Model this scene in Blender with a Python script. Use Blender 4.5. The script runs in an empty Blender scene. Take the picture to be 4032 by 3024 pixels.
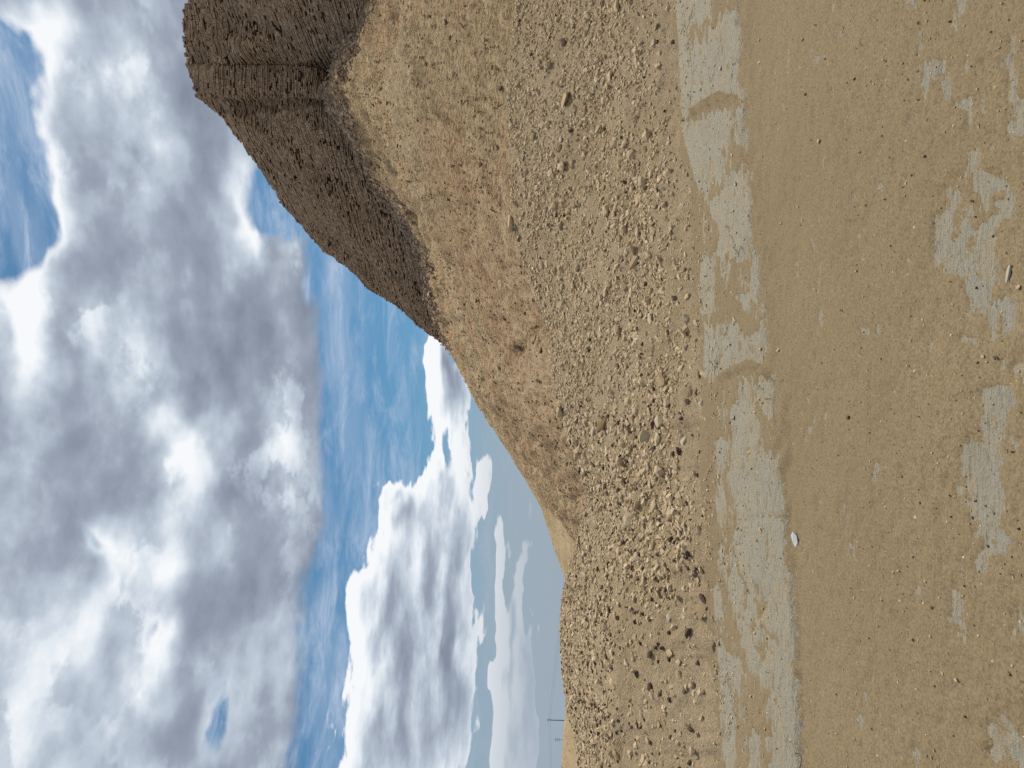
import bpy, bmesh, math, random
import numpy as np
from mathutils import Vector, Matrix

random.seed(7)
rng = np.random.default_rng(7)
R = math.radians
scene = bpy.context.scene
col = scene.collection

# ------------------------------------------------------------------ camera
# The phone was held upright and the picture lies on its side: world up is picture left.
FPX, CX, CY, VH = 2933.0, 1512.0, 2016.0, 2228.0      # upright picture units (3024 x 4032)
CAM = np.array([0.0, 0.0, 1.6])
PITCH = math.atan((VH - CY) / FPX)
cd = bpy.data.cameras.new('camera'); cam = bpy.data.objects.new('camera', cd); col.objects.link(cam)
cd.sensor_fit = 'HORIZONTAL'; cd.sensor_width = 36.0; cd.lens = FPX / 4032 * 36.0
cd.clip_start = 0.05; cd.clip_end = 6000
fwd = Vector((0, math.cos(PITCH), math.sin(PITCH)))
right = Vector((1, 0, 0)); up = right.cross(fwd)
m = Matrix.Identity(4)
for i, ax in enumerate((-up, right, -fwd)):           # picture x = down, picture y = right
    for r in range(3): m[r][i] = ax[r]
m.translation = Vector(CAM)
cam.matrix_world = m
scene.camera = cam

# ------------------------------------------------------------------ picture -> world helpers (used to measure the place)
SP, CP = math.sin(PITCH), math.cos(PITCH)
def ray(u, v):
    u = np.asarray(u, float); v = np.asarray(v, float)
    xc = (u - CX) / FPX; yc = (CY - v) / FPX
    return np.stack([xc + 0 * yc, CP - SP * yc + 0 * xc, SP + CP * yc + 0 * xc], -1)
def at(u, v, depth):
    d = ray(u, v)
    return CAM + d * (np.asarray(depth, float) / d[..., 1])[..., None]
def on_floor(u, v, z=0.0):
    d = ray(u, v)
    return CAM + d * ((z - CAM[2]) / d[..., 2])[..., None]
def project(P):
    q = np.asarray(P, float) - CAM
    zc = q[..., 1] * CP + q[..., 2] * SP
    yc = -q[..., 1] * SP + q[..., 2] * CP
    return CX + FPX * q[..., 0] / zc, CY - FPX * yc / zc
K = 4032 / 2212.0
def disp_line(pts):                                    # [(x,y)] read off a 2212 px wide copy -> (u sorted, v)
    a = np.array(pts, float)
    u = 3024 - a[:, 1] * K; v = a[:, 0] * K
    o = np.argsort(u)
    return u[o], v[o]
def interp(u, line): return np.interp(u, line[0], line[1])
def smooth_interp(u, line, w=40):
    return (interp(u - w, line) + 2 * interp(u, line) + interp(u + w, line)) / 4
def yline(pts):                                        # [(y_disp, value)] -> (u, value)
    a = np.array(pts, float); u = 3024 - a[:, 0] * K; o = np.argsort(u)
    return u[o], a[o, 1]

# ------------------------------------------------------------------ sky
SUN_EL, SUN_AZ = R(64), R(42)                         # azimuth to the right of the view direction
world = bpy.data.worlds.new('World'); scene.world = world; world.use_nodes = True
wt = world.node_tree; wt.nodes.clear()

class NB:
    """small node-building helper"""
    def __init__(self, tree): self.t = tree
    def n(self, kind, **kw):
        o = self.t.nodes.new(kind)
        for k, v in kw.items(): setattr(o, k, v)
        return o
    def put(self, sock, v):
        if v is None: return
        if isinstance(v, bpy.types.NodeSocket): self.t.links.new(v, sock)
        else: sock.default_value = v
    def math(self, op, a, b=None, c=None, clamp=False):
        o = self.n('ShaderNodeMath', operation=op, use_clamp=clamp)
        self.put(o.inputs[0], a); self.put(o.inputs[1], b); self.put(o.inputs[2], c)
        return o.outputs[0]
    def vmath(self, op, a, b=None, scale=None):
        o = self.n('ShaderNodeVectorMath', operation=op)
        self.put(o.inputs[0], a); self.put(o.inputs[1], b)
        if scale is not None: self.put(o.inputs['Scale'], scale)
        return o.outputs['Value'] if op in ('DOT_PRODUCT', 'LENGTH', 'DISTANCE') else o.outputs['Vector']
    def noise(self, vec, scale=1, detail=4, rough=.5, lac=2.0, dist=0, color=False):
        o = self.n('ShaderNodeTexNoise')
        self.put(o.inputs['Vector'], vec); self.put(o.inputs['Scale'], scale); self.put(o.inputs['Detail'], detail)
        self.put(o.inputs['Roughness'], rough); self.put(o.inputs['Lacunarity'], lac); self.put(o.inputs['Distortion'], dist)
        return o.outputs['Color'] if color else o.outputs['Fac']
    def voro(self, vec, scale, feature='F1', out='Distance', rand=1.0):
        o = self.n('ShaderNodeTexVoronoi', feature=feature)
        self.put(o.inputs['Vector'], vec); self.put(o.inputs['Scale'], scale); self.put(o.inputs['Randomness'], rand)
        return o.outputs[out]
    def smooth(self, x, a, b, lo=0., hi=1.):
        o = self.n('ShaderNodeMapRange', interpolation_type='SMOOTHSTEP')
        for i, v in enumerate((x, a, b, lo, hi)): self.put(o.inputs[i], v)
        return o.outputs[0]
    def lin(self, x, a, b, lo=0., hi=1.):
        o = self.n('ShaderNodeMapRange')
        for i, v in enumerate((x, a, b, lo, hi)): self.put(o.inputs[i], v)
        return o.outputs[0]
    def mix(self, f, a, b, mode='MIX'):
        o = self.n('ShaderNodeMix', data_type='RGBA', blend_type=mode)
        o.clamp_factor = True
        self.put(o.inputs[0], f)
        for s, v in ((o.inputs[6], a), (o.inputs[7], b)):
            self.put(s, v if isinstance(v, bpy.types.NodeSocket) else (*v, 1.0))
        return o.outputs[2]
    def sep(self, v):
        o = self.n('ShaderNodeSeparateXYZ'); self.put(o.inputs[0], v); return o.outputs
    def comb(self, x, y, z):
        o = self.n('ShaderNodeCombineXYZ')
        for i, v in enumerate((x, y, z)): self.put(o.inputs[i], v)
        return o.outputs[0]

def az_el(x, y):
    d = ray(3024 - y * K, x * K)
    return math.degrees(math.atan2(d[0], d[1])), math.degrees(math.asin(d[2] / np.linalg.norm(d)))
DEG = 0.0356
# cloud banks: (x, y, half height, half width, amount) in the 2212 px reading of the sky
BANKS = [
    # holes in the grey deck
    (8, 430, 50, 130, -1.5), (5, 250, 40, 90, -1.1), (10, 120, 45, 70, -1.1), (600, 420, 45, 75, -1.5), (455, 1550, 22, 95, -.62), (200, 1140, 34, 22, -.40), (330, 1365, 14, 60, -.40),
    # heap clouds under the deck
    (835, 1420, 72, 200, 1.05), (800, 1300, 40, 80, .5), (905, 1480, 55, 240, .8), (960, 1330, 32, 200, .7), (905, 1120, 36, 115, .8), (862, 1085, 20, 40, .8),
    (935, 1010, 20, 70, .7), (965, 830, 42, 90, 1.25), (945, 760, 26, 55, .8), (1010, 960, 18, 95, .75), (985, 1150, 26, 115, .75), (1020, 1250, 18, 130, .6),
    (1000, 1560, 38, 140, .7), (1065, 1390, 15, 110, 1.0), (1085, 1240, 13, 100, 1.0), (1105, 1500, 15, 160, 1.0), (1048, 1080, 11, 120, .8), (1070, 1630, 18, 80, .9), (1130, 1350, 12, 200, .8), (1140, 1600, 16, 120, .9),
    (755, 1620, 40, 90, .5),
    # blue gaps
    (1045, 1500, 10, 200, -.5), (1040, 1230, 7, 90, -.4), (962, 1385, 9, 30, -.6), (925, 1250, 9, 60, -.3),
]
BRIGHTS = [
    (80, 60, 50, 60, .5), (50, 330, 40, 130, .5), (25, 640, 40, 150, .65), (110, 480, 35, 60, .35), (300, 190, 45, 60, .3), (330, 310, 50, 40, .25), (240, 430, 60, 60, .2),
    (385, 950, 45, 60, .5), (420, 1010, 40, 45, .3), (250, 1190, 80, 55, .35), (130, 1340, 100, 65, .3), (290, 1440, 45, 55, .35), (60, 1560, 60, 90, .3), (560, 520, 28, 60, .6),
    (620, 985, 45, 40, .2), (600, 1365, 35, 60, .2), (762, 870, 25, 60, .6), (740, 1350, 22, 90, .3), (500, 1120, 40, 45, .2),
    (330, 560, 170, 60, -.12), (480, 760, 110, 90, -.16), (160, 900, 120, 110, -.12), (620, 680, 60, 130, -.22), (640, 1200, 60, 140, -.25),
    (500, 1280, 60, 60, -.12), (875, 1420, 22, 190, -.22), (990, 1480, 16, 170, -.15), (590, 840, 60, 60, -.12),
]
def gauss_sum(nb, P, banks, start):
    acc = start
    for x, y, hx, hy, amp in banks:
        a, e = az_el(x, y)
        sa, se = .894 / (hy * DEG), .894 / (hx * DEG)
        o = nb.n('ShaderNodeVectorMath', operation='MULTIPLY_ADD')
        nb.put(o.inputs[0], P); o.inputs[1].default_value = (sa, se, 0); o.inputs[2].default_value = (-a * sa, -e * se, 0)
        q = nb.vmath('DOT_PRODUCT', o.outputs[0], o.outputs[0])
        acc = nb.math('MULTIPLY_ADD', nb.math('POWER', 1 / math.e, q), amp, acc)
    return acc
def angles(nb, D):
    x, y, z = nb.sep(D)
    az = nb.math('MULTIPLY', nb.math('ARCTAN2', x, y), 180 / math.pi)
    el = nb.math('MULTIPLY', nb.math('ARCSINE', z), 180 / math.pi)
    return nb.comb(az, el, 0), el, az

E_DECK = az_el(715, 900)[1]
fg = bpy.data.node_groups.new('cloud_field', 'ShaderNodeTree')
fg.interface.new_socket('D', in_out='INPUT', socket_type='NodeSocketVector')
fg.interface.new_socket('F', in_out='OUTPUT', socket_type='NodeSocketFloat')
g = NB(fg); gi = g.n('NodeGroupInput'); go = g.n('NodeGroupOutput')
D = gi.outputs[0]
dx_, dy_, dz_ = g.sep(D)
S3 = g.comb(dx_, dy_, g.math('MULTIPLY_ADD', dz_, 2.0, g.math('MULTIPLY', g.math('MINIMUM', dz_, .29), 1.6)))
warp = g.noise(S3, 7, 3, .55, color=True)
warp = g.vmath('SUBTRACT', warp, (.5, .5, .5))
Pd, el, az = angles(g, D)
Pw = g.vmath('ADD', Pd, g.vmath('MULTIPLY', warp, (8, 4.5, 0)))
sx = g.sep(Pw)
base = g.smooth(g.math('MULTIPLY_ADD', g.math('SUBTRACT', sx[1], el), .85, el), E_DECK - 2.0, E_DECK + 3.6)
F = gauss_sum(g, Pw, BANKS, base)
n1 = g.math('SUBTRACT', g.noise(S3, 9, 7, .6), .5)
amp = g.smooth(el, 15, 19, 1.0, .55)
F = g.math('MULTIPLY_ADD', g.math('MULTIPLY', n1, amp), 1.6, F)
fg.links.new(F, go.inputs[0])

w = NB(wt)
wD = w.n('ShaderNodeTexCoord').outputs['Generated']
def field(vec):
    o = w.n('ShaderNodeGroup'); o.node_tree = fg; w.put(o.inputs[0], vec); return o.outputs[0]
Pd, el, az = angles(w, wD)
F0 = field(wD)
F1 = field(w.vmath('NORMALIZE', w.vmath('ADD', wD, (.004, 0, .016))))
deck = w.smooth(el, E_DECK - 2, E_DECK + .3)
cover = w.smooth(F0, .42, w.math('MULTIPLY_ADD', deck, .20, .55))
diff = w.math('SUBTRACT', F0, F1)
S3 = w.vmath('MULTIPLY', wD, (1, 1, 1.8))
low = w.math('SUBTRACT', w.noise(S3, 4.2, 7, .53), .5)
P2 = w.vmath('ADD', Pd, w.vmath('MULTIPLY', w.vmath('SUBTRACT', w.noise(S3, 6, 3, .5, color=True), (.5, .5, .5)), (12, 10, 0)))
thick = w.smooth(F0, .45, 1.05)
deck = w.smooth(el, E_DECK - 2, E_DECK + .3)
edge = w.math('MULTIPLY', w.math('SUBTRACT', 1.0, thick), w.math('ADD', w.smooth(el, 21, 25), w.smooth(el, E_DECK - .4, E_DECK - 1.8)))
lit = w.math('MULTIPLY_ADD', deck, -.12, .56)
lit = gauss_sum(w, P2, BRIGHTS, lit)
kd = w.math('MULTIPLY_ADD', deck, -.30, .75)
lit = w.math('MULTIPLY_ADD', diff, kd, lit)
e0 = w.noise(S3, 5.5, 7, .49); e1 = w.noise(w.vmath('ADD', S3, (.012, 0, .034)), 5.5, 7, .49)
lit = w.math('MULTIPLY_ADD', w.math('SUBTRACT', e0, e1), w.math('MULTIPLY', deck, 2.2), lit)
puff = w.noise(S3, 7.5, 8, .58)
puff = w.math('MULTIPLY', w.math('SUBTRACT', w.smooth(puff, .50, .57), .45), w.math('MULTIPLY', deck, w.smooth(low, -.12, .10)))
lit = w.math('MULTIPLY_ADD', puff, .30, lit)
lit = w.math('MULTIPLY_ADD', low, .95, lit)
lit = w.math('MULTIPLY_ADD', edge, .55, lit)
rampn = w.n('ShaderNodeValToRGB')
cr = rampn.color_ramp
cr.elements[0].position = 0.0; cr.elements[0].color = (.23, .27, .345, 1)
cr.elements[1].position = 1.0; cr.elements[1].color = (.93, .95, .97, 1)
for p_, c_ in ((.3, (.325, .375, .46, 1)), (.6, (.53, .60, .69, 1)), (.82, (.76, .82, .88, 1))):
    e_ = cr.elements.new(p_); e_.color = c_
w.put(rampn.inputs[0], lit)
cloud = rampn.outputs['Color']
sky = w.n('ShaderNodeTexSky'); sky.sky_type = 'NISHITA'; sky.sun_disc = False
sky.sun_elevation = SUN_EL; sky.sun_rotation = SUN_AZ
sky.air_density = 1.0; sky.dust_density = .6; sky.ozone_density = 2.0
SKY_STRENGTH = .10
blue = w.vmath('MULTIPLY', sky.outputs[0], (SKY_STRENGTH * .40, SKY_STRENGTH * .68, SKY_STRENGTH * .76))
# thin streaks of high cloud in the blue
cs = w.vmath('MULTIPLY', wD, (1, 1, 4.5))
ci = w.noise(cs, 9, 6, .68, dist=.5)
ci = w.math('MULTIPLY', w.smooth(ci, .42, .76), .8)
near = w.math('MULTIPLY', w.smooth(el, E_DECK - 4.2, E_DECK - .8), .35)
ci = w.math('ADD', ci, w.math('MULTIPLY', near, w.smooth(w.noise(cs, 5, 6, .6), .4, .62)), clamp=True)
skyc = w.mix(ci, w.vmath('ADD', blue, (.015, .03, .05)), (.42, .53, .70))
hz = w.smooth(el, 13, 2.5)
skyc = w.mix(w.math('MULTIPLY', hz, .93), skyc, (.345, .41, .485))
cloud = w.mix(w.math('MULTIPLY', w.smooth(el, 9.5, 1.5), .85), cloud, (.37, .435, .51))
final = w.mix(cover, skyc, cloud)
EXPOSURE = 1.35
final = w.vmath('SCALE', final, scale=1.0 / (SKY_STRENGTH * 2 ** EXPOSURE))
bg = w.n('ShaderNodeBackground'); w.put(bg.inputs['Color'], final); bg.inputs['Strength'].default_value = SKY_STRENGTH
wo = w.n('ShaderNodeOutputWorld'); wt.links.new(bg.outputs[0], wo.inputs[0])
world.cycles.sampling_method = 'NONE'

# ------------------------------------------------------------------ sun (veiled by the clouds, high above the mound)
sd = bpy.data.lights.new('sun', 'SUN'); so = bpy.data.objects.new('sun', sd); col.objects.link(so)
sd.energy = 1.5; sd.angle = R(15); sd.color = (1.0, .94, .85)
sdir = Vector((math.sin(SUN_AZ) * math.cos(SUN_EL), math.cos(SUN_AZ) * math.cos(SUN_EL), math.sin(SUN_EL)))
so.rotation_euler = sdir.to_track_quat('Z', 'Y').to_euler(); so.location = sdir * 60
vs = scene.view_settings
vs.view_transform = 'Standard'; vs.look = 'None'; vs.gamma = 1.0; vs.use_curve_mapping = False; vs.exposure = EXPOSURE
scene.cycles.max_bounces = 3; scene.cycles.diffuse_bounces = 2; scene.cycles.use_denoising = False

# ------------------------------------------------------------------ numeric noise
_perm = np.random.default_rng(3).permutation(512)
_perm = np.concatenate([_perm % 256, _perm % 256, _perm % 256])
_grad = np.random.default_rng(5).normal(size=(256, 3)); _grad /= np.linalg.norm(_grad, axis=1)[:, None]
def perlin(p):
    p = np.asarray(p, float); i = np.floor(p).astype(int); f = p - i
    i &= 255
    w_ = f * f * f * (f * (f * 6 - 15) + 10)
    out = 0
    for dx in (0, 1):
        for dy in (0, 1):
            for dz in (0, 1):
                h = _perm[_perm[_perm[i[..., 0] + dx] + i[..., 1] + dy] + i[..., 2] + dz] & 255
                gv = _grad[h]
                d = gv[..., 0] * (f[..., 0] - dx) + gv[..., 1] * (f[..., 1] - dy) + gv[..., 2] * (f[..., 2] - dz)
                wx = w_[..., 0] if dx else 1 - w_[..., 0]
                wy = w_[..., 1] if dy else 1 - w_[..., 1]
                wz = w_[..., 2] if dz else 1 - w_[..., 2]
                out = out + d * wx * wy * wz
    return out * 1.5
def fbm(p, octaves=4, gain=.5):
    s = 0; a = 1.0; p = np.asarray(p, float)
    for k in range(octaves):
        s = s + a * perlin(p + 17.3 * k); a *= gain; p = p * 2.03
    return s
def sstep(x, a, b):
    t = np.clip((x - a) / (b - a), 0, 1); return t * t * (3 - 2 * t)

# ------------------------------------------------------------------ materials
def material(name):
    mt = bpy.data.materials.new(name); mt.use_nodes = True
    nb = NB(mt.node_tree); b = mt.node_tree.nodes['Principled BSDF']
    b.inputs['Roughness'].default_value = .95; b.inputs['Specular IOR Level'].default_value = .15
    tc = nb.n('ShaderNodeTexCoord').outputs['Object']
    return mt, nb, b, tc
def bump(nb, b, h, strength=.5, dist=.02):
    o = nb.n('ShaderNodeBump'); o.inputs['Strength'].default_value = strength; o.inputs['Distance'].default_value = dist
    nb.put(o.inputs['Height'], h); nb.t.links.new(o.outputs[0], b.inputs['Normal'])

def mat_sand():
    mt, nb, b, tc = material('sand')
    a = nb.noise(tc, .55, 5, .6); c = nb.noise(tc, 7, 6, .65); d = nb.noise(tc, 70, 4, .7)
    base = nb.mix(nb.smooth(a, .35, .65), (0.234, 0.179, 0.102), (0.275, 0.209, 0.120))
    base = nb.mix(nb.smooth(c, .45, .75, 0, .45), base, (0.263, 0.207, 0.134))
    base = nb.mix(nb.smooth(d, .34, .62, 0, .75), (0.158, 0.114, 0.062), base)
    v = nb.voro(tc, 120, out='Color'); vd = nb.voro(tc, 120)
    rnd = nb.sep(v)[0]
    grain = nb.math('MULTIPLY', nb.math('GREATER_THAN', rnd, .93), nb.math('LESS_THAN', vd, .33))
    base = nb.mix(nb.math('MULTIPLY', grain, .55), base, (0.363, 0.300, 0.209))
    dark = nb.math('MULTIPLY', nb.math('LESS_THAN', rnd, .05), nb.math('LESS_THAN', vd, .36))
    base = nb.mix(nb.math('MULTIPLY', dark, .8), base, (0.059, 0.040, 0.025))
    nb.put(b.inputs['Base Color'], base)
    h = nb.math('MULTIPLY_ADD', nb.noise(tc, 150, 3, .7), .6, nb.math('MULTIPLY', nb.voro(tc, 90), -.5))
    bump(nb, b, h, .55, .006)
    return mt
def mat_plaster():
    mt, nb, b, tc = material('grey_plaster')
    a = nb.noise(tc, .9, 4, .6); c = nb.noise(tc, 5, 7, .65); s = nb.noise(nb.vmath('MULTIPLY', tc, (3, 14, 3)), 2.2, 6, .65)
    base = nb.mix(nb.smooth(a, .35, .65), (0.349, 0.312, 0.229), (0.326, 0.306, 0.245))
    base = nb.mix(nb.smooth(s, .45, .72, 0, .55), base, (0.397, 0.363, 0.275))
    base = nb.mix(nb.smooth(c, .46, .68, 0, .85), base, (0.379, 0.302, 0.194))
    d = nb.noise(tc, 40, 5, .75)
    base = nb.mix(nb.smooth(nb.noise(tc, 2.2, 5, .65), .5, .68, 0, .45), base, (0.274, 0.242, 0.184))
    base = nb.mix(nb.smooth(d, .52, .68, 0, .75), base, (0.195, 0.160, 0.106))
    g2 = nb.noise(tc, 28, 5, .75)
    base = nb.mix(nb.smooth(g2, .50, .62, 0, .55), base, (0.364, 0.287, 0.184))
    ck = nb.voro(nb.vmath('ADD', tc, nb.vmath('SCALE', nb.noise(tc, 3, 4, .6, color=True), scale=.5)), 1.1, 'DISTANCE_TO_EDGE')
    ckm = nb.smooth(nb.noise(tc, .8, 2, .5), .5, .6)
    crack = nb.math('MULTIPLY', nb.smooth(ck, .010, .003), ckm)
    base = nb.mix(nb.math('MULTIPLY', crack, .55), base, (0.220, 0.164, 0.093))
    nb.put(b.inputs['Base Color'], base)
    h = nb.math('MULTIPLY_ADD', crack, -1.0, nb.math('MULTIPLY_ADD', s, .8, nb.math('MULTIPLY', d, .4)))
    bump(nb, b, h, 1.0, .05)
    return mt
def mat_rubble():
    mt, nb, b, tc = material('rubble_earth')
    a = nb.noise(tc, .45, 5, .6); c = nb.noise(tc, 6, 6, .65); d = nb.noise(tc, 45, 5, .7)
    base = nb.mix(nb.smooth(a, .38, .62), (0.451, 0.338, 0.188), (0.492, 0.378, 0.235))
    base = nb.mix(nb.smooth(c, .5, .7, 0, .6), base, (0.513, 0.405, 0.272))
    base = nb.mix(nb.smooth(d, .33, .6, .2, .9), (0.256, 0.182, 0.101), base)
    v = nb.voro(tc, 42); vc = nb.sep(nb.voro(tc, 42, out='Color'))[0]
    st = nb.math('MULTIPLY', nb.smooth(v, .42, .34), nb.math('GREATER_THAN', vc, .35))
    base = nb.mix(nb.math('MULTIPLY', st, .6), base, (0.482, 0.384, 0.269))
    nb.put(b.inputs['Base Color'], base)
    h = nb.math('MULTIPLY_ADD', st, .7, nb.math('MULTIPLY', d, .8))
    bump(nb, b, h, 1.0, .05)
    return mt
def mat_mound():
    mt, nb, b, tc = material('mound_earth')
    a = nb.noise(tc, .16, 5, .6); c = nb.noise(tc, 1.1, 6, .65)
    sq = nb.vmath('MULTIPLY', tc, (1, 1, 2.6))
    d = nb.noise(sq, 5.5, 5, .72); e = nb.noise(sq, 16, 3, .7)
    base = nb.mix(nb.smooth(a, .36, .64), (0.647, 0.414, 0.226), (0.647, 0.494, 0.267))
    base = nb.mix(nb.smooth(c, .48, .72, 0, .6), base, (0.647, 0.585, 0.328))
    base = nb.mix(nb.smooth(nb.noise(tc, .35, 3, .5), .55, .7, 0, .5), base, (0.611, 0.401, 0.249))
    base = nb.mix(nb.smooth(d, .38, .57, 0, .95), (0.247, 0.141, 0.074), base)
    base = nb.mix(nb.smooth(e, .55, .68, 0, .7), base, (0.647, 0.557, 0.328))
    nb.put(b.inputs['Base Color'], base)
    # beds of the old fill: red-brown below, a pale sandy bed above it
    zz = nb.math('MULTIPLY_ADD', nb.math('SUBTRACT', nb.noise(tc, .22, 4, .6), .5), 3.2, nb.sep(tc)[2])
    base = nb.mix(nb.math('MULTIPLY', nb.smooth(zz, 6.9, 6.0), .25), base, (0.384, 0.243, 0.153))
    base = nb.mix(nb.math('MULTIPLY', nb.math('MULTIPLY', nb.smooth(zz, 6.4, 6.9), nb.smooth(zz, 8.8, 7.9)), .32), base, (0.576, 0.437, 0.277))
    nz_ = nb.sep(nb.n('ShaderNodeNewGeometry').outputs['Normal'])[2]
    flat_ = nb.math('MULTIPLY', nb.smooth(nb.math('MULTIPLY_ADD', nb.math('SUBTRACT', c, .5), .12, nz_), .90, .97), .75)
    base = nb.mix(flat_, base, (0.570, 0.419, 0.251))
    nb.put(b.inputs['Base Color'], base)
    h = nb.math('MULTIPLY_ADD', d, 1.0, nb.math('MULTIPLY', e, .5))
    bump(nb, b, h, 1.0, .22)
    return mt
def island_mat(name, stops, grain=30, rough_amt=.35, bdist=.01, per_object=False):
    mt, nb, b, tc = material(name)
    if per_object: rnd = nb.n('ShaderNodeObjectInfo').outputs['Random']
    else: rnd = nb.n('ShaderNodeNewGeometry').outputs['Random Per Island']
    rp = nb.n('ShaderNodeValToRGB'); cr = rp.color_ramp
    cr.elements[0].position = stops[0][0]; cr.elements[0].color = (*stops[0][1], 1)
    cr.elements[1].position = stops[-1][0]; cr.elements[1].color = (*stops[-1][1], 1)
    for p_, c_ in stops[1:-1]:
        e_ = cr.elements.new(p_); e_.color = (*c_, 1)
    nb.put(rp.inputs[0], rnd)
    n_ = nb.noise(tc, grain, 5, .65)
    base = nb.mix(nb.smooth(n_, .3, .7, rough_amt, 0), rp.outputs[0], nb.mix(1.0, rp.outputs[0], (.55, .5, .45), 'MULTIPLY'))
    nb.put(b.inputs['Base Color'], base)
    bump(nb, b, n_, .5, bdist)
    return mt
PALE = [(0, (0.446, 0.325, 0.187)), (.3, (0.512, 0.387, 0.235)), (.6, (0.490, 0.376, 0.238)), (.85, (0.550, 0.431, 0.276)), (1, (0.638, 0.518, 0.348))]
DARK = [(0, (.07, .045, .035)), (.6, (.12, .08, .06)), (1, (.19, .13, .095))]
BRICK = [(0, (0.291, 0.212, 0.151)), (.35, (0.374, 0.274, 0.193)), (.7, (0.413, 0.305, 0.215)), (1, (0.566, 0.423, 0.294))]
MAT = dict(sand=mat_sand(), plaster=mat_plaster(), rubble=mat_rubble(), mound=mat_mound(),
           stone=island_mat('pale_stone', PALE), stone_o=island_mat('pale_stone_single', PALE, per_object=True),
           dark=island_mat('dark_stone', DARK), dark_o=island_mat('dark_stone_single', DARK, per_object=True),
           brick=island_mat('mud_brick', BRICK, grain=9, bdist=.03), brick_o=island_mat('mud_brick_single', BRICK, grain=9, bdist=.03, per_object=True))
def plain(name, c, rough=.8):
    mt, nb, b, tc = material(name)
    n_ = nb.noise(tc, 25, 4, .6)
    nb.put(b.inputs['Base Color'], nb.mix(nb.smooth(n_, .3, .7, .35, 0), c, tuple(.6 * q for q in c)))
    b.inputs['Roughness'].default_value = rough
    bump(nb, b, n_, .3, .004)
    return mt
MAT['ochre'] = plain('ochre_stone', (0.228, 0.144, 0.065)); MAT['yellow'] = plain('yellow_stone', (0.319, 0.243, 0.106))
MAT['brown'] = plain('brown_slab', (0.251, 0.171, 0.099)); MAT['white'] = plain('white_shard', (0.623, 0.623, 0.608), .5)
MAT['wood'] = plain('pole_wood', (.06, .055, .05)); MAT['steel'] = plain('pole_steel', (.35, .36, .37), .5)
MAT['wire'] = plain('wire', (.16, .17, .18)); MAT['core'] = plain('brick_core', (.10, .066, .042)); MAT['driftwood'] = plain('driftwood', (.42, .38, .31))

# ------------------------------------------------------------------ mesh helpers
def mesh_from(name, V, Fq, mat, smooth=True):
    me = bpy.data.meshes.new(name)
    V = np.ascontiguousarray(V, np.float32); Fq = np.ascontiguousarray(Fq, np.int32)
    k = Fq.shape[1]
    me.vertices.add(len(V)); me.vertices.foreach_set('co', V.ravel())
    me.loops.add(Fq.size); me.loops.foreach_set('vertex_index', Fq.ravel())
    me.polygons.add(len(Fq)); me.polygons.foreach_set('loop_start', np.arange(0, Fq.size, k, dtype=np.int32))
    me.polygons.foreach_set('use_smooth', np.full(len(Fq), smooth))
    me.update(calc_edges=True); me.validate()
    if mat: me.materials.append(mat)
    return me
def link(name, me, parent=None, **props):
    o = bpy.data.objects.new(name, me); col.objects.link(o)
    if parent: o.parent = parent
    for k_, v_ in props.items(): o[k_] = v_
    return o
def grid_faces(nr, nc, flip=False):
    i = np.arange(nr * nc).reshape(nr, nc)
    q = np.stack([i[:-1, :-1], i[:-1, 1:], i[1:, 1:], i[1:, :-1]], -1).reshape(-1, 4)
    return q[:, ::-1] if flip else q
def grid_normals(G):
    du = np.gradient(G, axis=1); dv = np.gradient(G, axis=0)
    n_ = np.cross(du, dv); n_ /= np.linalg.norm(n_, axis=-1)[..., None] + 1e-12
    return np.where(n_[..., 2:3] < 0, -n_, n_)

# ------------------------------------------------------------------ far ground
def ground_h(x, y):
    r = np.hypot(x, y)
    return -.10 - 6.0 * sstep(r, 30, 120) + .5 * sstep(r, 40, 90) * fbm(np.stack([x * .02, y * .02, 0 * x], -1), 3)
rr = np.concatenate([[0], np.geomspace(2, 3500, 90)]); th = np.linspace(0, 2 * math.pi, 145)
gx = rr[:, None] * np.cos(th); gy = rr[:, None] * np.sin(th)
link('ground', mesh_from('ground', np.stack([gx, gy, ground_h(gx, gy)], -1).reshape(-1, 3), grid_faces(len(rr), len(th)), MAT['sand']), kind='structure')

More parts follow.
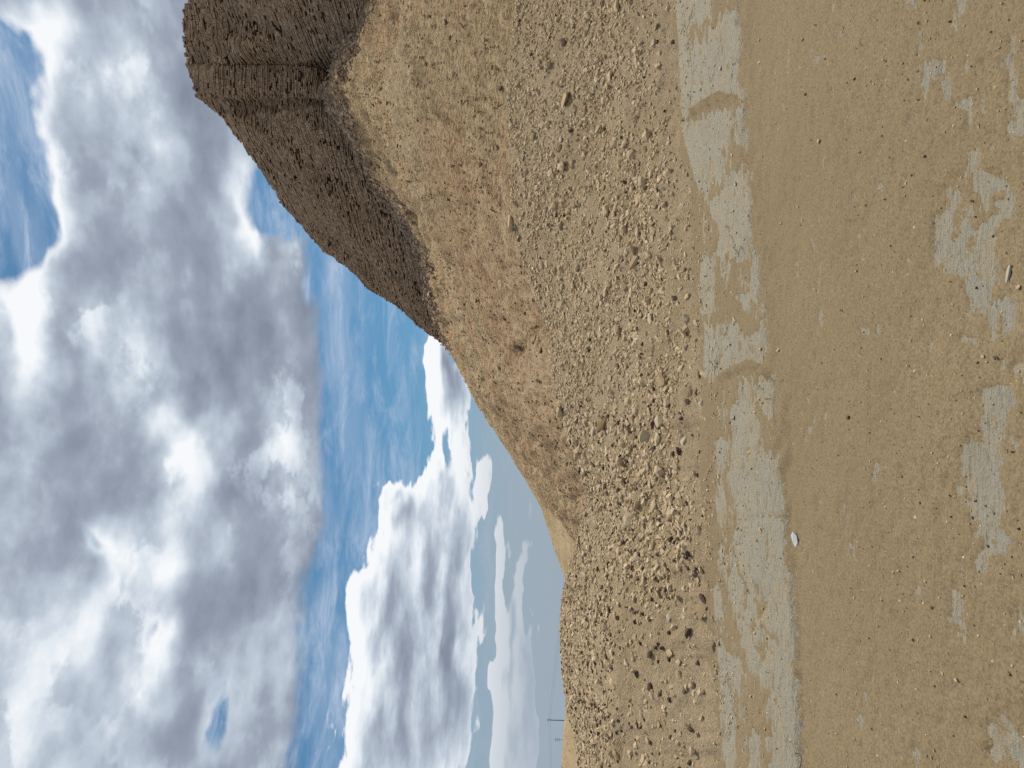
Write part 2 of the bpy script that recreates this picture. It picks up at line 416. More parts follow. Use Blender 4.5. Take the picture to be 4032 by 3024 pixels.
# ------------------------------------------------------------------ the trodden floor: sand lying over an old grey plaster floor
def zpoly(ox, oy, s, pts): return np.array([(ox + x / s, oy + y / s) for x, y in pts])
z1 = lambda p: zpoly(2600, 0, 1.545, p)
z2 = lambda p: zpoly(2600, 1000, 1.545, p)
z3 = lambda p: zpoly(2600, 1950, 1.545, p)
j = lambda *a: np.concatenate(a)
FLOOR_PATCHES = [
    z1([(1890,900),(1950,905),(1990,1010),(2070,1050),(2085,1120),(2000,1190),(2010,1240),(2060,1290),(2140,1190),(2120,1330),(2050,1355),(1900,1240),(1830,1170),(1860,1140),(1800,1090),(1775,1030),(1870,990)]),
    j(z1([(1720,1155),(1830,1180),(1890,1280),(1940,1350),(1990,1440),(2040,1440),(2070,1560)]), z2([(2065,30),(2070,160),(2050,270),(2070,400),(2100,470),(2090,570),(1970,580),(2010,400),(1990,330),(1890,320),(1850,230),(1800,180),(1740,110),(1680,20)]), z1([(1655,1480),(1665,1370),(1700,1290),(1705,1190)])),
    j(z2([(1910,820),(1945,850),(2050,850),(2065,815),(2100,820),(2095,930),(2060,1000),(2105,1180),(2110,1400),(2115,1640)]), z3([(2110,250),(2115,400),(2000,440),(1950,440),(1910,370),(1880,230),(1850,120),(1800,0)]), z2([(1870,1600),(1770,1440),(1830,1380),(1800,1180),(1920,1160),(1930,1030),(1920,900)])),
    z1([(1600,390),(1720,360),(1715,470),(1650,500),(1640,560),(1600,630),(1560,720),(1540,810),(1530,720),(1555,620),(1590,590),(1600,480)]),
    z1([(1710,770),(1730,870),(1725,1000),(1695,980),(1690,860)]), z1([(1730,430),(1745,520),(1735,610),(1715,560)]), z1([(1850,390),(1880,390),(1885,430),(1850,430)]), z1([(1840,640),(1890,640),(1890,710),(1850,720)]),
    z1([(2150,205),(2165,400),(2155,620),(2110,570),(2060,560),(2075,430)]), z1([(1780,-30),(1890,-30),(1850,30),(1790,80)]), z1([(1500,20),(1550,20),(1530,90),(1490,110)]),
    z2([(1860,530),(1940,520),(1950,600),(1860,605)]), z2([(2145,1040),(2260,1030),(2260,1220),(2150,1205)]), z2([(2195,640),(2260,640),(2260,770),(2200,770)]), z1([(2180,790),(2260,780),(2260,870),(2190,870)]),
    z3([(1780,600),(1850,650),(1860,800),(1820,840),(1780,720)]), z3([(1985,1400),(2140,1380),(2140,1560),(2110,1700),(1960,1640),(1975,1590),(2000,1500)]), z3([(1690,1560),(1760,1600),(1770,1700),(1680,1700)]),
    z3([(1262,1100),(1285,1110),(1302,1180),(1275,1190)]), z3([(1710,1330),(1745,1340),(1730,1400),(1710,1390)]), z3([(2170,650),(2260,660),(2260,860),(2175,800)]), z3([(2175,1240),(2260,1230),(2260,1640),(2180,1600)]), z3([(1480,1600),(1510,1600),(1510,1700),(1480,1700)]), z3([(1242,1220),(1265,1220),(1265,1262),(1245,1265)]),
]
LEDGE_PATCHES = [
    z1([(120,-40),(330,-40),(310,110),(160,170),(135,100)]),
    z1([(340,265),(150,260),(140,400),(138,600),(195,740),(270,640),(400,590),(500,600),(518,500),(508,90),(440,80),(410,160),(330,200)]),
    z1([(250,740),(430,670),(470,700),(440,900),(430,1060),(360,1110),(290,1180),(245,1080),(260,900)]), z1([(530,680),(565,700),(550,800),(530,890),(490,860),(490,790)]), z1([(535,480),(555,480),(535,580),(515,590)]),
    j(z1([(470,1060),(560,1120),(590,1300),(580,1480)]), z1([(585,1570),(400,1570),(330,1620),(390,1500),(385,1430),(320,1300),(340,1230),(420,1200)])), z1([(635,1420),(660,1440),(655,1530),(620,1590),(615,1500)]),
    z2([(310,20),(350,30),(340,200),(270,240),(265,120)]), z2([(430,80),(450,90),(450,130),(430,125)]), z2([(540,250),(570,280),(555,350),(530,340)]), z2([(655,170),(665,200),(620,270),(605,255)]),
    z2([(290,450),(510,430),(520,520),(510,660),(430,740),(310,760),(300,640),(275,520)]), z2([(262,240),(345,230),(340,330),(272,400)]),
    z2([(560,520),(690,475),(700,560),(672,690),(610,670),(520,660)]), z2([(650,760),(730,800),(740,900),(690,960),(640,900)]),
    j(z2([(570,790),(590,870),(612,1000),(650,1100),(680,1200),(760,1250),(792,1380),(796,1600)]), z3([(792,120),(800,240),(815,330),(830,500),(840,700),(850,900),(870,1200),(888,1720),(760,1720),(740,1350),(690,1180),(620,1060),(580,1010),(610,860),(640,800),(560,740),(490,690),(470,600),(480,450),(510,430),(470,340),(540,140),(520,0)]), z2([(540,1600),(470,1450),(450,1300),(480,1080),(490,940),(530,880)])),
    j(z2([(370,1140),(430,1150),(430,1260),(390,1300)]), z2([(375,1220)])), z2([(385,1400),(400,1400),(400,1640),(380,1640)]), z3([(380,0),(412,0),(415,130),(395,150)]), z3([(470,480),(500,500),(590,620),(620,780),(500,690),(475,590)]),
    z3([(372,850),(470,980),(520,1010),(520,1100),(470,1250),(490,1720),(425,1720),(395,1300)]), z3([(515,760),(560,770),(580,900),(540,920)]), z3([(360,560),(385,600),(390,800),(365,760)]), z3([(590,1440),(640,1480),(640,1720),(580,1720)]), z3([(410,330),(425,400),(420,480),(405,440)]),
]
def sdist(px, py, poly):
    """signed distance in picture units, positive inside; far points get -999"""
    out = np.full(px.shape, -999.0)
    lo = poly.min(0) - 90; hi = poly.max(0) + 90
    mk = (px > lo[0]) & (px < hi[0]) & (py > lo[1]) & (py < hi[1])
    if not mk.any(): return out
    x = px[mk]; y = py[mk]
    d2 = np.full(x.shape, 1e12); ins = np.zeros(x.shape, bool)
    for a, b in zip(poly, np.roll(poly, -1, 0)):
        e = b - a; L = e @ e + 1e-9
        t = np.clip(((x - a[0]) * e[0] + (y - a[1]) * e[1]) / L, 0, 1)
        d2 = np.minimum(d2, (x - a[0] - t * e[0]) ** 2 + (y - a[1] - t * e[1]) ** 2)
        c = (a[1] > y) != (b[1] > y)
        ins ^= c & (x < (b[0] - a[0]) * (y - a[1]) / (b[1] - a[1] + 1e-12) + a[0])
    d = np.sqrt(d2); out[mk] = np.where(ins, d, -d)
    return out
def pdist(px, py, line):
    d2 = np.full(px.shape, 1e12)
    for a, b in zip(line[:-1], line[1:]):
        e = b - a; L = e @ e + 1e-9
        t = np.clip(((px - a[0]) * e[0] + (py - a[1]) * e[1]) / L, 0, 1)
        d2 = np.minimum(d2, (px - a[0] - t * e[0]) ** 2 + (py - a[1] - t * e[1]) ** 2)
    return np.sqrt(d2)
LEDGE_EDGE = j(z1([(470,-400),(515,0),(540,500),(575,900),(600,1400)]), z2([(650,60),(690,500),(735,800),(770,1200),(797,1500)]), z3([(797,120),(830,500),(855,900),(888,1660),(905,2100)]))
TOE_EDGE = j(z1([(95,-400),(115,0),(135,400),(160,800),(225,1150),(245,1500)]), z2([(250,200),(280,600),(310,900),(330,1300)]), z3([(330,0),(350,600),(380,1100),(410,1660),(430,2100)]))
CRESTS = [(z1([(195,730),(230,690),(275,645),(330,620),(400,585),(450,590),(505,600)]), .06, 13), (z2([(420,755),(500,700),(560,675),(610,668),(670,690),(720,722)]), .05, 11),
          (z1([(320,1300),(370,1370),(385,1430),(370,1500),(350,1530)]), .022, 10), (z3([(500,380),(505,440),(560,560),(620,640),(650,790)]), .012, 7), (z3([(700,1190),(735,1290),(755,1450)]), .012, 7),
          (z1([(480,790),(480,870),(540,915),(555,960)]), .015, 7), (z2([(370,30),(440,15),(520,50),(600,60)]), .02, 9)]
CRACKS = [(z3([(530,148),(600,140),(680,128),(740,128),(792,118)]), .022, 4.5), (z3([(475,335),(510,440),(560,560),(610,650),(650,790),(700,840),(760,880)]), .02, 4), (z3([(640,800),(670,900),(650,960),(700,955),(750,900),(735,870),(670,830)]), .016, 3.5),
          (z3([(620,560),(640,620),(660,690),(640,730)]), .025, 14), (z3([(640,930),(660,985)]), .03, 12), (z3([(850,1000),(790,1100),(760,1250)]), .012, 3.5), (z3([(800,400),(740,480),(700,620)]), .01, 3),
          (z2([(480,1240),(520,1225),(570,1230),(640,1180),(700,1170)]), .018, 4), (z2([(530,870),(580,900),(600,1000),(570,1120),(550,1230),(530,1350)]), .02, 4), (z2([(640,1100),(690,1210),(720,1330),(725,1500)]), .018, 6),
          (z2([(340,500),(400,620),(380,700)]), .015, 3.5), (z2([(400,480),(500,640)]), .013, 3), (z2([(560,530),(620,600),(670,680)]), .012, 3), (z1([(180,420),(250,520),(420,440),(500,350)]), .015, 3.5), (z1([(150,560),(260,480),(330,330),(420,200)]), .015, 3.5),
          (z1([(300,760),(400,830),(430,960)]), .015, 3.5), (z1([(420,700),(380,780),(290,900)]), .012, 3), (z1([(540,1130),(550,1280),(570,1400)]), .018, 5), (z1([(400,1250),(470,1380),(560,1480)]), .012, 3), (z2([(2110,180),(2125,260),(2128,330)]), .01, 3)]
def floor_heights(x, y):
    """returns heights of the plaster and of the sand over it, at floor points"""
    P = np.stack([x, y, 0 * x], -1)
    u, v = project(P)
    px, py = v, 3024 - u                               # picture coordinates of the point at floor level
    wob = np.stack([fbm(np.stack([x * 5, y * 5, 0 * x + 3], -1), 4, .6), fbm(np.stack([x * 5, y * 5, 0 * x + 9], -1), 4, .6)], -1)
    sc = np.clip(6.0 / np.maximum(y, 1), .6, 2.2)
    qx = px + wob[..., 0] * 26 * sc; qy = py + wob[..., 1] * 40 * sc
    bank = 55 * (1 - sstep(py, 1500, 2000))           # sand banked against the ledge on the right
    ld = np.interp(py, LEDGE_EDGE[:, 1], LEDGE_EDGE[:, 0]) - px + wob[..., 0] * (8 + .4 * bank)
    ledge = sstep(ld, -3, 9); ledge_s = np.clip((ld + 3 + bank) / (12 + bank * 1.6), 0, 1); ledge_s = ledge_s ** 2 * (3 - 2 * ledge_s)
    toe = sstep(np.interp(py, TOE_EDGE[:, 1], TOE_EDGE[:, 0]) - px, -30, 40)
    hole = np.full(x.shape, -999.0); holeL = np.full(x.shape, -999.0)
    for pl in FLOOR_PATCHES: hole = np.maximum(hole, sdist(qx, qy, pl))
    for pl in LEDGE_PATCHES: holeL = np.maximum(holeL, sdist(px + wob[..., 0] * 12, py + wob[..., 1] * 20, pl))
    und = .012 * fbm(np.stack([x * .9, y * .9, 0 * x], -1), 3)
    plaster = und + .055 * ledge + .005 * fbm(np.stack([x * 7, y * 11 + x * 3, 0 * x], -1), 4, .65) + ledge * (.016 * (np.abs(fbm(np.stack([x * 2.2 + y * 1.5, y * 4.5, 0 * x + 8], -1), 4, .6)) * -1.6 + .5))
    lip = np.exp(-((px - np.interp(py, TOE_EDGE[:, 1], TOE_EDGE[:, 0]) - 28) / 16) ** 2) * (1 - sstep(py, 520, 760))
    plaster = plaster + .055 * lip
    for line, dp, wd in CRACKS:
        plaster = plaster - dp * np.exp(-(pdist(px + wob[..., 0] * 7, py + wob[..., 1] * 9, line) / wd) ** 2)
    f1 = fbm(np.stack([x * 14, y * 14, 0 * x + 5], -1), 4, .6)
    mot = fbm(np.stack([x * 9, y * 9, 0 * x + 21], -1), 5, .75)
    cover = .011 * (1 - sstep(hole / sc, -22, 24) * 1.8) + .010 * mot
    coverL = .010 * (1 - sstep(holeL, -26, 10) * 2.3) + .014 * mot
    sand = und + .055 * ledge_s + np.where(ledge > .5, coverL, cover)
    sand += .009 * fbm(np.stack([x * 1.6, y * 3.0, 0 * x + 2], -1), 3) + .0022 * perlin(np.stack([x * 45, y * 45, 0 * x], -1)) * (1 + 1.2 * ledge)
    for line, h, wd in CRESTS:
        d = pdist(px + wob[..., 0] * 8, py + wob[..., 1] * 10, line)
        sand += h * np.exp(-(d / wd) ** 2) * (1 + 1.1 * f1)
    sand += .05 * toe
    return plaster, sand
def floor_grid(step):
    ys = np.geomspace(1.3, 10.8, int(math.log(10.8 / 1.3) / step)); 
    inner = np.arange(-.62, .62, step); outer = np.geomspace(.62, 3.2, 75)
    xs = np.concatenate([-outer[::-1], inner[1:], outer])
    return xs[None, :] * ys[:, None], np.repeat(ys[:, None], len(xs), 1)
gx, gy = floor_grid(.0048)
pz, sz = floor_heights(gx, gy)
SANDG = (gx, gy, sz, pz)
link('sand_floor', mesh_from('sand_floor', np.stack([gx, gy, sz], -1).reshape(-1, 3), grid_faces(*gx.shape), MAT['sand']), kind='structure')
gx2, gy2, pz2 = gx, gy, pz
link('plaster_floor', mesh_from('plaster_floor', np.stack([gx2, gy2, pz2], -1).reshape(-1, 3), grid_faces(*gx2.shape), MAT['plaster']), kind='structure')
def floor_z(x, y):
    ys = gy[:, 0]; r = int(np.clip(np.searchsorted(ys, y), 1, len(ys) - 1))
    k_ = x / y; xs = gx[0] / gy[0, 0]; c = int(np.clip(np.searchsorted(xs, k_), 1, len(xs) - 1))
    return max(sz[r, c], pz[r, c])

# ------------------------------------------------------------------ rubble slope
CREST = yline([(-900,1130),(0,1115),(180,1098),(300,1100),(480,1107),(560,1130),(700,1180),(850,1200),(960,1232),(1080,1275),(1120,1262),(1180,1247),(1255,1222),(1290,1215),(1370,1210),(1430,1213),(1530,1224),(1600,1246),(1659,1253),(1900,1262),(2600,1280)])
CREST_D = yline([(-900,16.5),(0,15.6),(480,15.2),(700,14.6),(960,13.5),(1080,13.2),(1180,14.5),(1290,16.5),(1430,17.5),(1659,17.0),(2600,16)])
MID = yline([(-900,1300),(0,1290),(480,1290),(700,1310),(960,1335),(1080,1350),(1290,1330),(1430,1318),(1659,1318),(2600,1330)])
MID_D = yline([(-900,13.6),(0,12.7),(480,12.1),(700,11.6),(960,10.9),(1080,10.6),(1290,10.3),(1659,9.9),(2600,9.6)])
us = np.arange(-1500, 4700, 9.0)
pxt = np.interp(3024 - us, TOE_EDGE[:, 1], TOE_EDGE[:, 0])
pxt = pxt + 16 * fbm(np.stack([us / 130, 0 * us, 0 * us], -1), 4, .6)
T = on_floor(us, pxt, .02)
Mv = smooth_interp(us, MID, 90) * K; Cv = smooth_interp(us, CREST, 30) * K
Mm = at(us, Mv, smooth_interp(us, MID_D, 120)); Cc = at(us, Cv, smooth_interp(us, CREST_D, 120))
NT = 250
tt = np.linspace(-.10, 1.45, NT)
def slope_profile(t):
    t = np.asarray(t)[:, None, None]
    a = T[None] + (Mm - T)[None] * (t / .5)
    b = Mm[None] + (Cc - Mm)[None] * ((t - .5) / .5)
    back = Cc[None] + np.stack([T[:, 0] * 0, T[:, 0] * 0 + 6.5, T[:, 0] * 0 - 1.1], -1)[None] * ((t - 1) / .45)
    k_ = sstep(t, .38, .62)
    o = a * (1 - k_) + b * k_
    kb = sstep(t, .96, 1.06)
    return o * (1 - kb) + back * kb
RG = slope_profile(tt)
lowf = fbm(RG * np.array([.7, .7, .7]), 4) ; hi = fbm(RG * 5.0, 5, .62)
amp_t = sstep(tt, -.02, .12)[:, None]
fade = (1 - .75 * sstep(tt, .86, 1.0) * (1 - sstep(tt, 1.0, 1.12)))[:, None]
RG[..., 2] += amp_t * (.10 * lowf * fade + .030 * hi)
RG[..., 2] -= (1 - sstep(tt, -.1, 0))[:, None] * .10
rubble = link('rubble_slope', mesh_from('rubble_slope', RG.reshape(-1, 3), grid_faces(*RG.shape[:2]), MAT['rubble']), kind='structure')
RN = grid_normals(RG)
RU, RV = project(RG)
def slope_at(ci, ti):
    """bilinear sample at fractional column / row"""
    c0 = np.clip(np.floor(ci).astype(int), 0, RG.shape[1] - 2); t0 = np.clip(np.floor(ti).astype(int), 0, RG.shape[0] - 2)
    fc = (ci - c0)[:, None]; ft = (ti - t0)[:, None]
    def bl(A): return (A[t0, c0] * (1 - fc) + A[t0, c0 + 1] * fc) * (1 - ft) + (A[t0 + 1, c0] * (1 - fc) + A[t0 + 1, c0 + 1] * fc) * ft
    return bl(RG), bl(RN)
def slope_pick(u, v):
    c = (u - us[0]) / 9.0; c0 = int(round(c))
    vv = RV[:, c0]; k_ = np.where((vv[:-1] > v) & (vv[1:] <= v) & (tt[:-1] < 1.05))[0]
    r = k_[0] if len(k_) else int(np.argmin(abs(vv[:200] - v)))
    p, n_ = slope_at(np.array([c]), np.array([float(r)]))
    return p[0], n_[0]

# ------------------------------------------------------------------ loose stones
def stone_shape(n, seed, flat=.55, jag=.25):
    r = random.Random(seed); bm = bmesh.new()
    for k_ in range(n):
        z = 1 - 2 * (k_ + .5) / n; a = k_ * 2.39996 + r.uniform(-.4, .4); q = math.sqrt(1 - z * z)
        s = 1 + r.uniform(-jag, jag)
        bm.verts.new((q * math.cos(a) * s * r.choice((1, 1, .8)), q * math.sin(a) * s * .8, z * s * flat))
    bmesh.ops.convex_hull(bm, input=bm.verts)
    for v_ in [v_ for v_ in bm.verts if not v_.link_faces]: bm.verts.remove(v_)
    bmesh.ops.triangulate(bm, faces=bm.faces)
    bm.verts.index_update()
    V = np.array([v_.co[:] for v_ in bm.verts]); Fc = np.array([[v_.index for v_ in f.verts] for f in bm.faces])
    bm.free(); return V, Fc
BIG = [stone_shape(16, 100 + k_, flat=random.uniform(.45, .8)) for k_ in range(10)]
MIDS = [stone_shape(10, 200 + k_, flat=random.uniform(.35, .75)) for k_ in range(12)]
SMALL = [stone_shape(7, 300 + k_, flat=random.uniform(.35, .8)) for k_ in range(10)]
def frames(N, ang):
    """rotation matrices whose z axis is N, turned by ang"""
    ref = np.where(np.abs(N[:, :1]) < .9, np.array([[1., 0, 0]]), np.array([[0, 1., 0]]))
    X = ref - N * (ref * N).sum(1)[:, None]; X /= np.linalg.norm(X, axis=1)[:, None]
    Y = np.cross(N, X)
    c, s = np.cos(ang)[:, None], np.sin(ang)[:, None]
    return np.stack([X * c + Y * s, -X * s + Y * c, N], -1)
def scatter(shapes, Pp, N, size, ang, sink=.32, tilt=.35):
    N = N + rng.normal(size=N.shape) * tilt; N /= np.linalg.norm(N, axis=1)[:, None]
    M = frames(N, ang) * size[:, None, None]
    Vs, Fs, off = [], [], 0
    which = rng.integers(0, len(shapes), len(Pp))
    for k_, (V, Fc) in enumerate(shapes):
        idx = np.where(which == k_)[0]
        if not len(idx): continue
        st = 1 + rng.uniform(-.3, .45, (len(idx), 1, 3)) * np.array([1, .6, .3])
        W = np.einsum('nij,nvj->nvi', M[idx], V[None] * st) + (Pp[idx] - N[idx] * 0 + np.array([0, 0, 1]) * (size[idx] * (.45 - sink))[:, None])[:, None]
        Vs.append(W.reshape(-1, 3)); Fs.append((Fc[None] + off + (np.arange(len(idx)) * len(V))[:, None, None]).reshape(-1, 3)); off += W.shape[0] * W.shape[1]
    return np.concatenate(Vs), np.concatenate(Fs)

# candidate places spread evenly over the slope's area
area = np.linalg.norm(np.cross(np.gradient(RG, axis=0), np.gradient(RG, axis=1)), axis=-1)
area[(tt < .0) | (tt > 1.1)] = 0
inview = (RU > -900) & (RU < 3900)
wgt = (area * inview).ravel(); wgt /= wgt.sum()
AREA = float((area * inview).sum())
def places(n):
    pick = rng.choice(len(wgt), n, p=wgt)
    ti = pick // RG.shape[1] + rng.uniform(-.5, .5, n); ci = pick % RG.shape[1] + rng.uniform(-.5, .5, n)
    Pp, N = slope_at(np.clip(ci, 0, RG.shape[1] - 2), np.clip(ti, 0, NT - 2))
    t_ = np.interp(ti, np.arange(NT), tt); u_ = us[0] + ci * 9
    y_ = (3024 - u_) / K                               # reading along the slope, 0 at its right end
    clump = fbm(Pp * .9 + 40, 3); patch = fbm(Pp * 3 + 7, 2)
    dens = .72 + .95 * clump + .7 * patch
    dens = np.maximum(dens, .28) * (sstep(t_, .02, .22) * .9 + .1)
    sandy = sstep(y_, 1150, 1450) * (1 - sstep(t_, .45, .75))   # blown sand low on the left
    dens *= 1 - .8 * sandy
    return Pp, N, t_, y_, dens, sandy
def thin(n, extra=lambda t, y, s: 1.0):
    Pp, N, t_, y_, dens, sandy = places(n)
    keep = rng.random(n) < np.clip(dens * extra(t_, y_, sandy), 0, 1)
    return Pp[keep], N[keep], t_[keep], y_[keep], sandy[keep]
def powsize(n, lo, hi_, k_=2.3):
    q = rng.random(n); e = 1 - k_
    return (lo ** e + q * (hi_ ** e - lo ** e)) ** (1 / e)
Pp, N, *_ = thin(100000)
V, Fc = scatter(SMALL, Pp, N, powsize(len(Pp), .010, .034, 2.0), rng.uniform(0, 6.28, len(Pp)))
link('gravel', mesh_from('gravel', V, Fc, MAT['stone'], False), kind='stuff', label='pale gravel strewn over the rubble slope', category='gravel')
Pp, N, *_ = thin(34000)
V, Fc = scatter(MIDS, Pp, N, powsize(len(Pp), .026, .066, 2.6), rng.uniform(0, 6.28, len(Pp)))
link('small_rubble', mesh_from('small_rubble', V, Fc, MAT['stone'], False), kind='stuff', label='small pale broken stones covering the rubble slope', category='rubble')
dk = lambda t, y, s: .2 + 1.3 * sstep(y, 780, 1000) + 1.5 * sstep(y, 1250, 1400) * np.exp(-((t - .52) / .16) ** 2) + 1.4 * s + 1.2 * sstep(t, .72, .9) * sstep(y, 1050, 1200)
Pp, N, t_, y_, s_ = thin(6200, dk)
V, Fc = scatter(MIDS, Pp, N, powsize(len(Pp), .018, .05, 2.1), rng.uniform(0, 6.28, len(Pp)), sink=.1)
link('dark_pebbles', mesh_from('dark_pebbles', V, Fc, MAT['dark'], False), kind='stuff', label='small dark pebbles strewn over the rubble slope', category='pebbles')

# single stones: alike ones share mesh data
def shared(shapes, mat, tag): return [mesh_from(tag, V_, F_, mat, False) for V_, F_ in shapes]
ST_PALE = shared(BIG, MAT['stone_o'], 'stone'); ST_DARK = shared(BIG, MAT['dark_o'], 'dark_stone')
def put_stone(name, me, p, n_, size, ang, sink=.2, squash=(1, 1, 1), tilt=.25, **props):
    n_ = np.asarray(n_) + rng.normal(size=3) * tilt; n_ /= np.linalg.norm(n_)
    M = frames(n_[None], np.array([ang]))[0]
    o = bpy.data.objects.new(name, me); col.objects.link(o)
    mw = Matrix([[*(M[r] * size * np.array(squash)), 0] for r in range(3)] + [[0, 0, 0, 1]])
    mw.translation = Vector(p) + Vector((0, 0, size * squash[2] * (.5 - sink)))
    o.matrix_world = mw
    for k_, v_ in props.items(): o[k_] = v_
    return o
# noticeable stones, read off the photograph: (x, y, half size px, kind, aspect, label)
LAND = [
 (2232, 386, 32, 'p', 1.15, 'largest pale boulder', 'largest pale rounded boulder on the tower end of the slope'),
 (2262, 343, 18, 'y', 1.2, '', 'yellow-brown wedge stone touching the largest pale boulder'),
 (2175, 430, 15, 'p', 1.2, '', 'blocky pale stone uphill of the largest pale boulder'),
 (2209, 550, 15, 'w', 1.0, 'small white boulder', 'whitest small boulder high on the tower end of the slope'),
 (2200, 586, 17, 'o', 1.5, '', 'brown oblong stone touching the whitest small boulder'),
 (2095, 540, 18, 'y', 1.3, 'mustard yellow slab', 'mustard yellow slab stone close under the slope rim'),
 (2168, 682, 20, 'p', 1.4, 'wedge-shaped pale stone', 'wedge-shaped pale stone near the mustard yellow slab'),
 (2482, 605, 20, 'p', 1.2, 'faceted pale stone', 'faceted pale stone midway down the tower end of the slope'),
 (2388, 695, 19, 'p', 1.4, 'sunken pale slab', 'flat pale slab half sunk beside the faceted pale stone'),
 (2016, 885, 32, 'p', 1.6, 'long boulder on the rim', 'long pale boulder sitting on the rim of the rubble slope'),
 (2500, 1030, 32, 'p', 1.5, 'big split block', 'big pale split block in the middle of the slope'),
 (2320, 1000, 16, 'p', 1.3, '', 'crisp-edged pale stone uphill of the big split block'),
 (2130, 1043, 15, 'p', 1.2, 'pair under the rim', 'upper of two pale stones paired below the slope rim'),
 (2152, 1040, 13, 'p', 1.2, '', 'lower of two pale stones paired below the slope rim'),
 (2272, 1200, 16, 'p', 1.1, 'ridged pale block', 'ridged pale block uphill of the upright pale stone'),
 (2208, 1203, 17, 'p', 1.2, '', 'flat triangular pale stone uphill of the ridged pale block'),
 (2145, 1196, 14, 'w', 1.1, 'round whitish stone', 'round whitish stone near the rim in mid slope'),
 (2385, 1150, 20, 'p', 1.3, 'upright pale stone', 'upright pale stone with a shadowed foot in mid slope'),
 (2562, 1252, 22, 'p', 1.2, 'smooth pale boulder', 'smooth pale boulder low in the middle of the slope'),
 (2505, 1322, 18, 'p', 1.2, '', 'pale lump touching a long thin stone in mid slope'),
 (2504, 1350, 17, 'w', 2.0, 'long thin stone', 'long thin whitish stone pointing downhill in mid slope'),
 (2386, 1660, 34, 'o', 2.1, 'ochre brick-shaped stone', 'ochre brick-shaped stone lying on the slope'),
 (2502, 1617, 17, 'w', 1.2, 'whitish angular stone', 'whitish angular stone downhill of the ochre brick-shaped stone'),
 (2334, 1702, 19, 'w', 2.2, 'narrow upright stone', 'narrow upright whitish stone just uphill of the ochre brick-shaped stone'),
 (2512, 1660, 17, 'p', 1.2, '', 'pale stone next to the whitish angular stone'),
 (2584, 1728, 25, 'p', 1.2, 'large flat stone', 'large flat pale stone uphill of the square white block'),
 (2690, 1735, 21, 'w', 1.25, 'square white block', 'square white block near the foot of the slope'),
 (2418, 1742, 17, 'p', 1.3, '', 'oval pale stone next to the ochre brick-shaped stone'),
 (2710, 1545, 22, 'b', 1.7, 'flat brown slab', 'flat brown slab near the foot of the slope in the middle'),
 (2735, 1540, 16, 'b', 1.9, '', 'thin slab leaning on the flat brown slab'),
 (2480, 2050, 30, 'p', 1.8, 'long stone over a hollow', 'long pale stone over a dark hollow on the pole end'),
 (2610, 2148, 20, 'b', 1.3, 'brown boulder', 'brown boulder downhill of the long stone over a hollow'),
 (2765, 2405, 36, 'b', 1.4, 'biggest brown slab', 'biggest brown slab at the foot of the slope, pole end'),
 (2808, 2425, 22, 'b', 1.6, '', 'small brown slab between the biggest slab and the plaster'),
 (2770, 2358, 20, 'd', 1.2, '', 'black jagged stone touching the biggest brown slab'),
 (2822, 2560, 26, 'd', 2.4, 'thin black sliver', 'long thin black sliver of stone at the plaster edge'),
 (2672, 2660, 18, 'p', 1.2, 'lone pale stone in the sand', 'lone pale stone in the blown sand at the pole end'),
 (2530, 2985, 20, 'p', 1.2, 'pale stone at the pole end', 'large pale stone at the very pole end of the slope'),
 (2636, 2430, 16, 'w', 1.3, 'white stone in dark gravel', 'white stone among dark gravel uphill of the biggest brown slab'),
 (2635, 2258, 14, 'd', 1.2, '', 'dark round stone uphill of the black jagged stone'),
 (2735, 2260, 15, 'd', 1.5, 'dark oval stone', 'dark oval stone on the tower side of the biggest brown slab'),
 (2552, 2575, 15, 'd', 1.2, '', 'dark round stone at the top edge of the blown sand'),
 (2635, 2595, 15, 'd', 1.1, 'two dark stones in the sand', 'larger of two dark stones side by side in the sand'),
 (2592, 2602, 12, 'd', 1.1, '', 'smaller of two dark stones side by side in the sand'),
 (2690, 2715, 13, 'd', 1.1, '', 'dark round stone alone low in the blown sand'),
 (2555, 2705, 18, 'd', 1.2, 'sharp dark stone', 'dark sharp-topped stone just under the dark gravel band'),
 (2700, 1580, 13, 'd', 1.1, '', 'dark round stone beside the flat brown slab'),
 (2713, 685, 12, 'd', 1.3, 'black pebble in the sand', 'black pebble alone in the sand at the tower-end foot'),
 (2700, 1375, 12, 'd', 1.2, '', 'dark pebble uphill of the plaster edge in the middle'),
 (2752, 1475, 13, 'd', 1.4, 'pebble on the plaster edge', 'dark oval pebble resting on the plaster edge'),
 (2650, 165, 14, 'd', 1.2, 'dark stone at the edge', 'dark stone low on the slope near the tower-side picture edge'),
 (2376, 18, 16, 'd', 1.2, '', 'dark stone cut by the tower-side picture edge'),
 (2430, 25, 26, 'p', 1.2, 'broad block at the picture edge', 'broad pale block cut by the tower-side picture edge'),
 (2222, 170, 17, 'd', 1.2, 'dark cobble', 'dark cobble uphill near the tower-side picture edge'),
 (2320, 160, 20, 'p', 1.5, '', 'tall pale stone downhill of the dark cobble'),
]
KM = {'p': ST_PALE, 'd': ST_DARK}
def one_mat(shapes, mat, tag): return shared(shapes[:4], mat, tag)
KM['o'] = one_mat(BIG, MAT['ochre'], 'ochre_stone'); KM['y'] = one_mat(BIG, MAT['yellow'], 'yellow_stone'); KM['b'] = one_mat(BIG, MAT['brown'], 'brown_slab')
MAT['whitish'] = plain('whitish_stone', (.47, .385, .275)); KM['w'] = one_mat(BIG, MAT['whitish'], 'whitish_stone')
NAMES = dict(p='stone', d='dark_stone', o='ochre_stone', y='yellow_stone', b='brown_slab', w='whitish_stone')
taken = []
LM = []
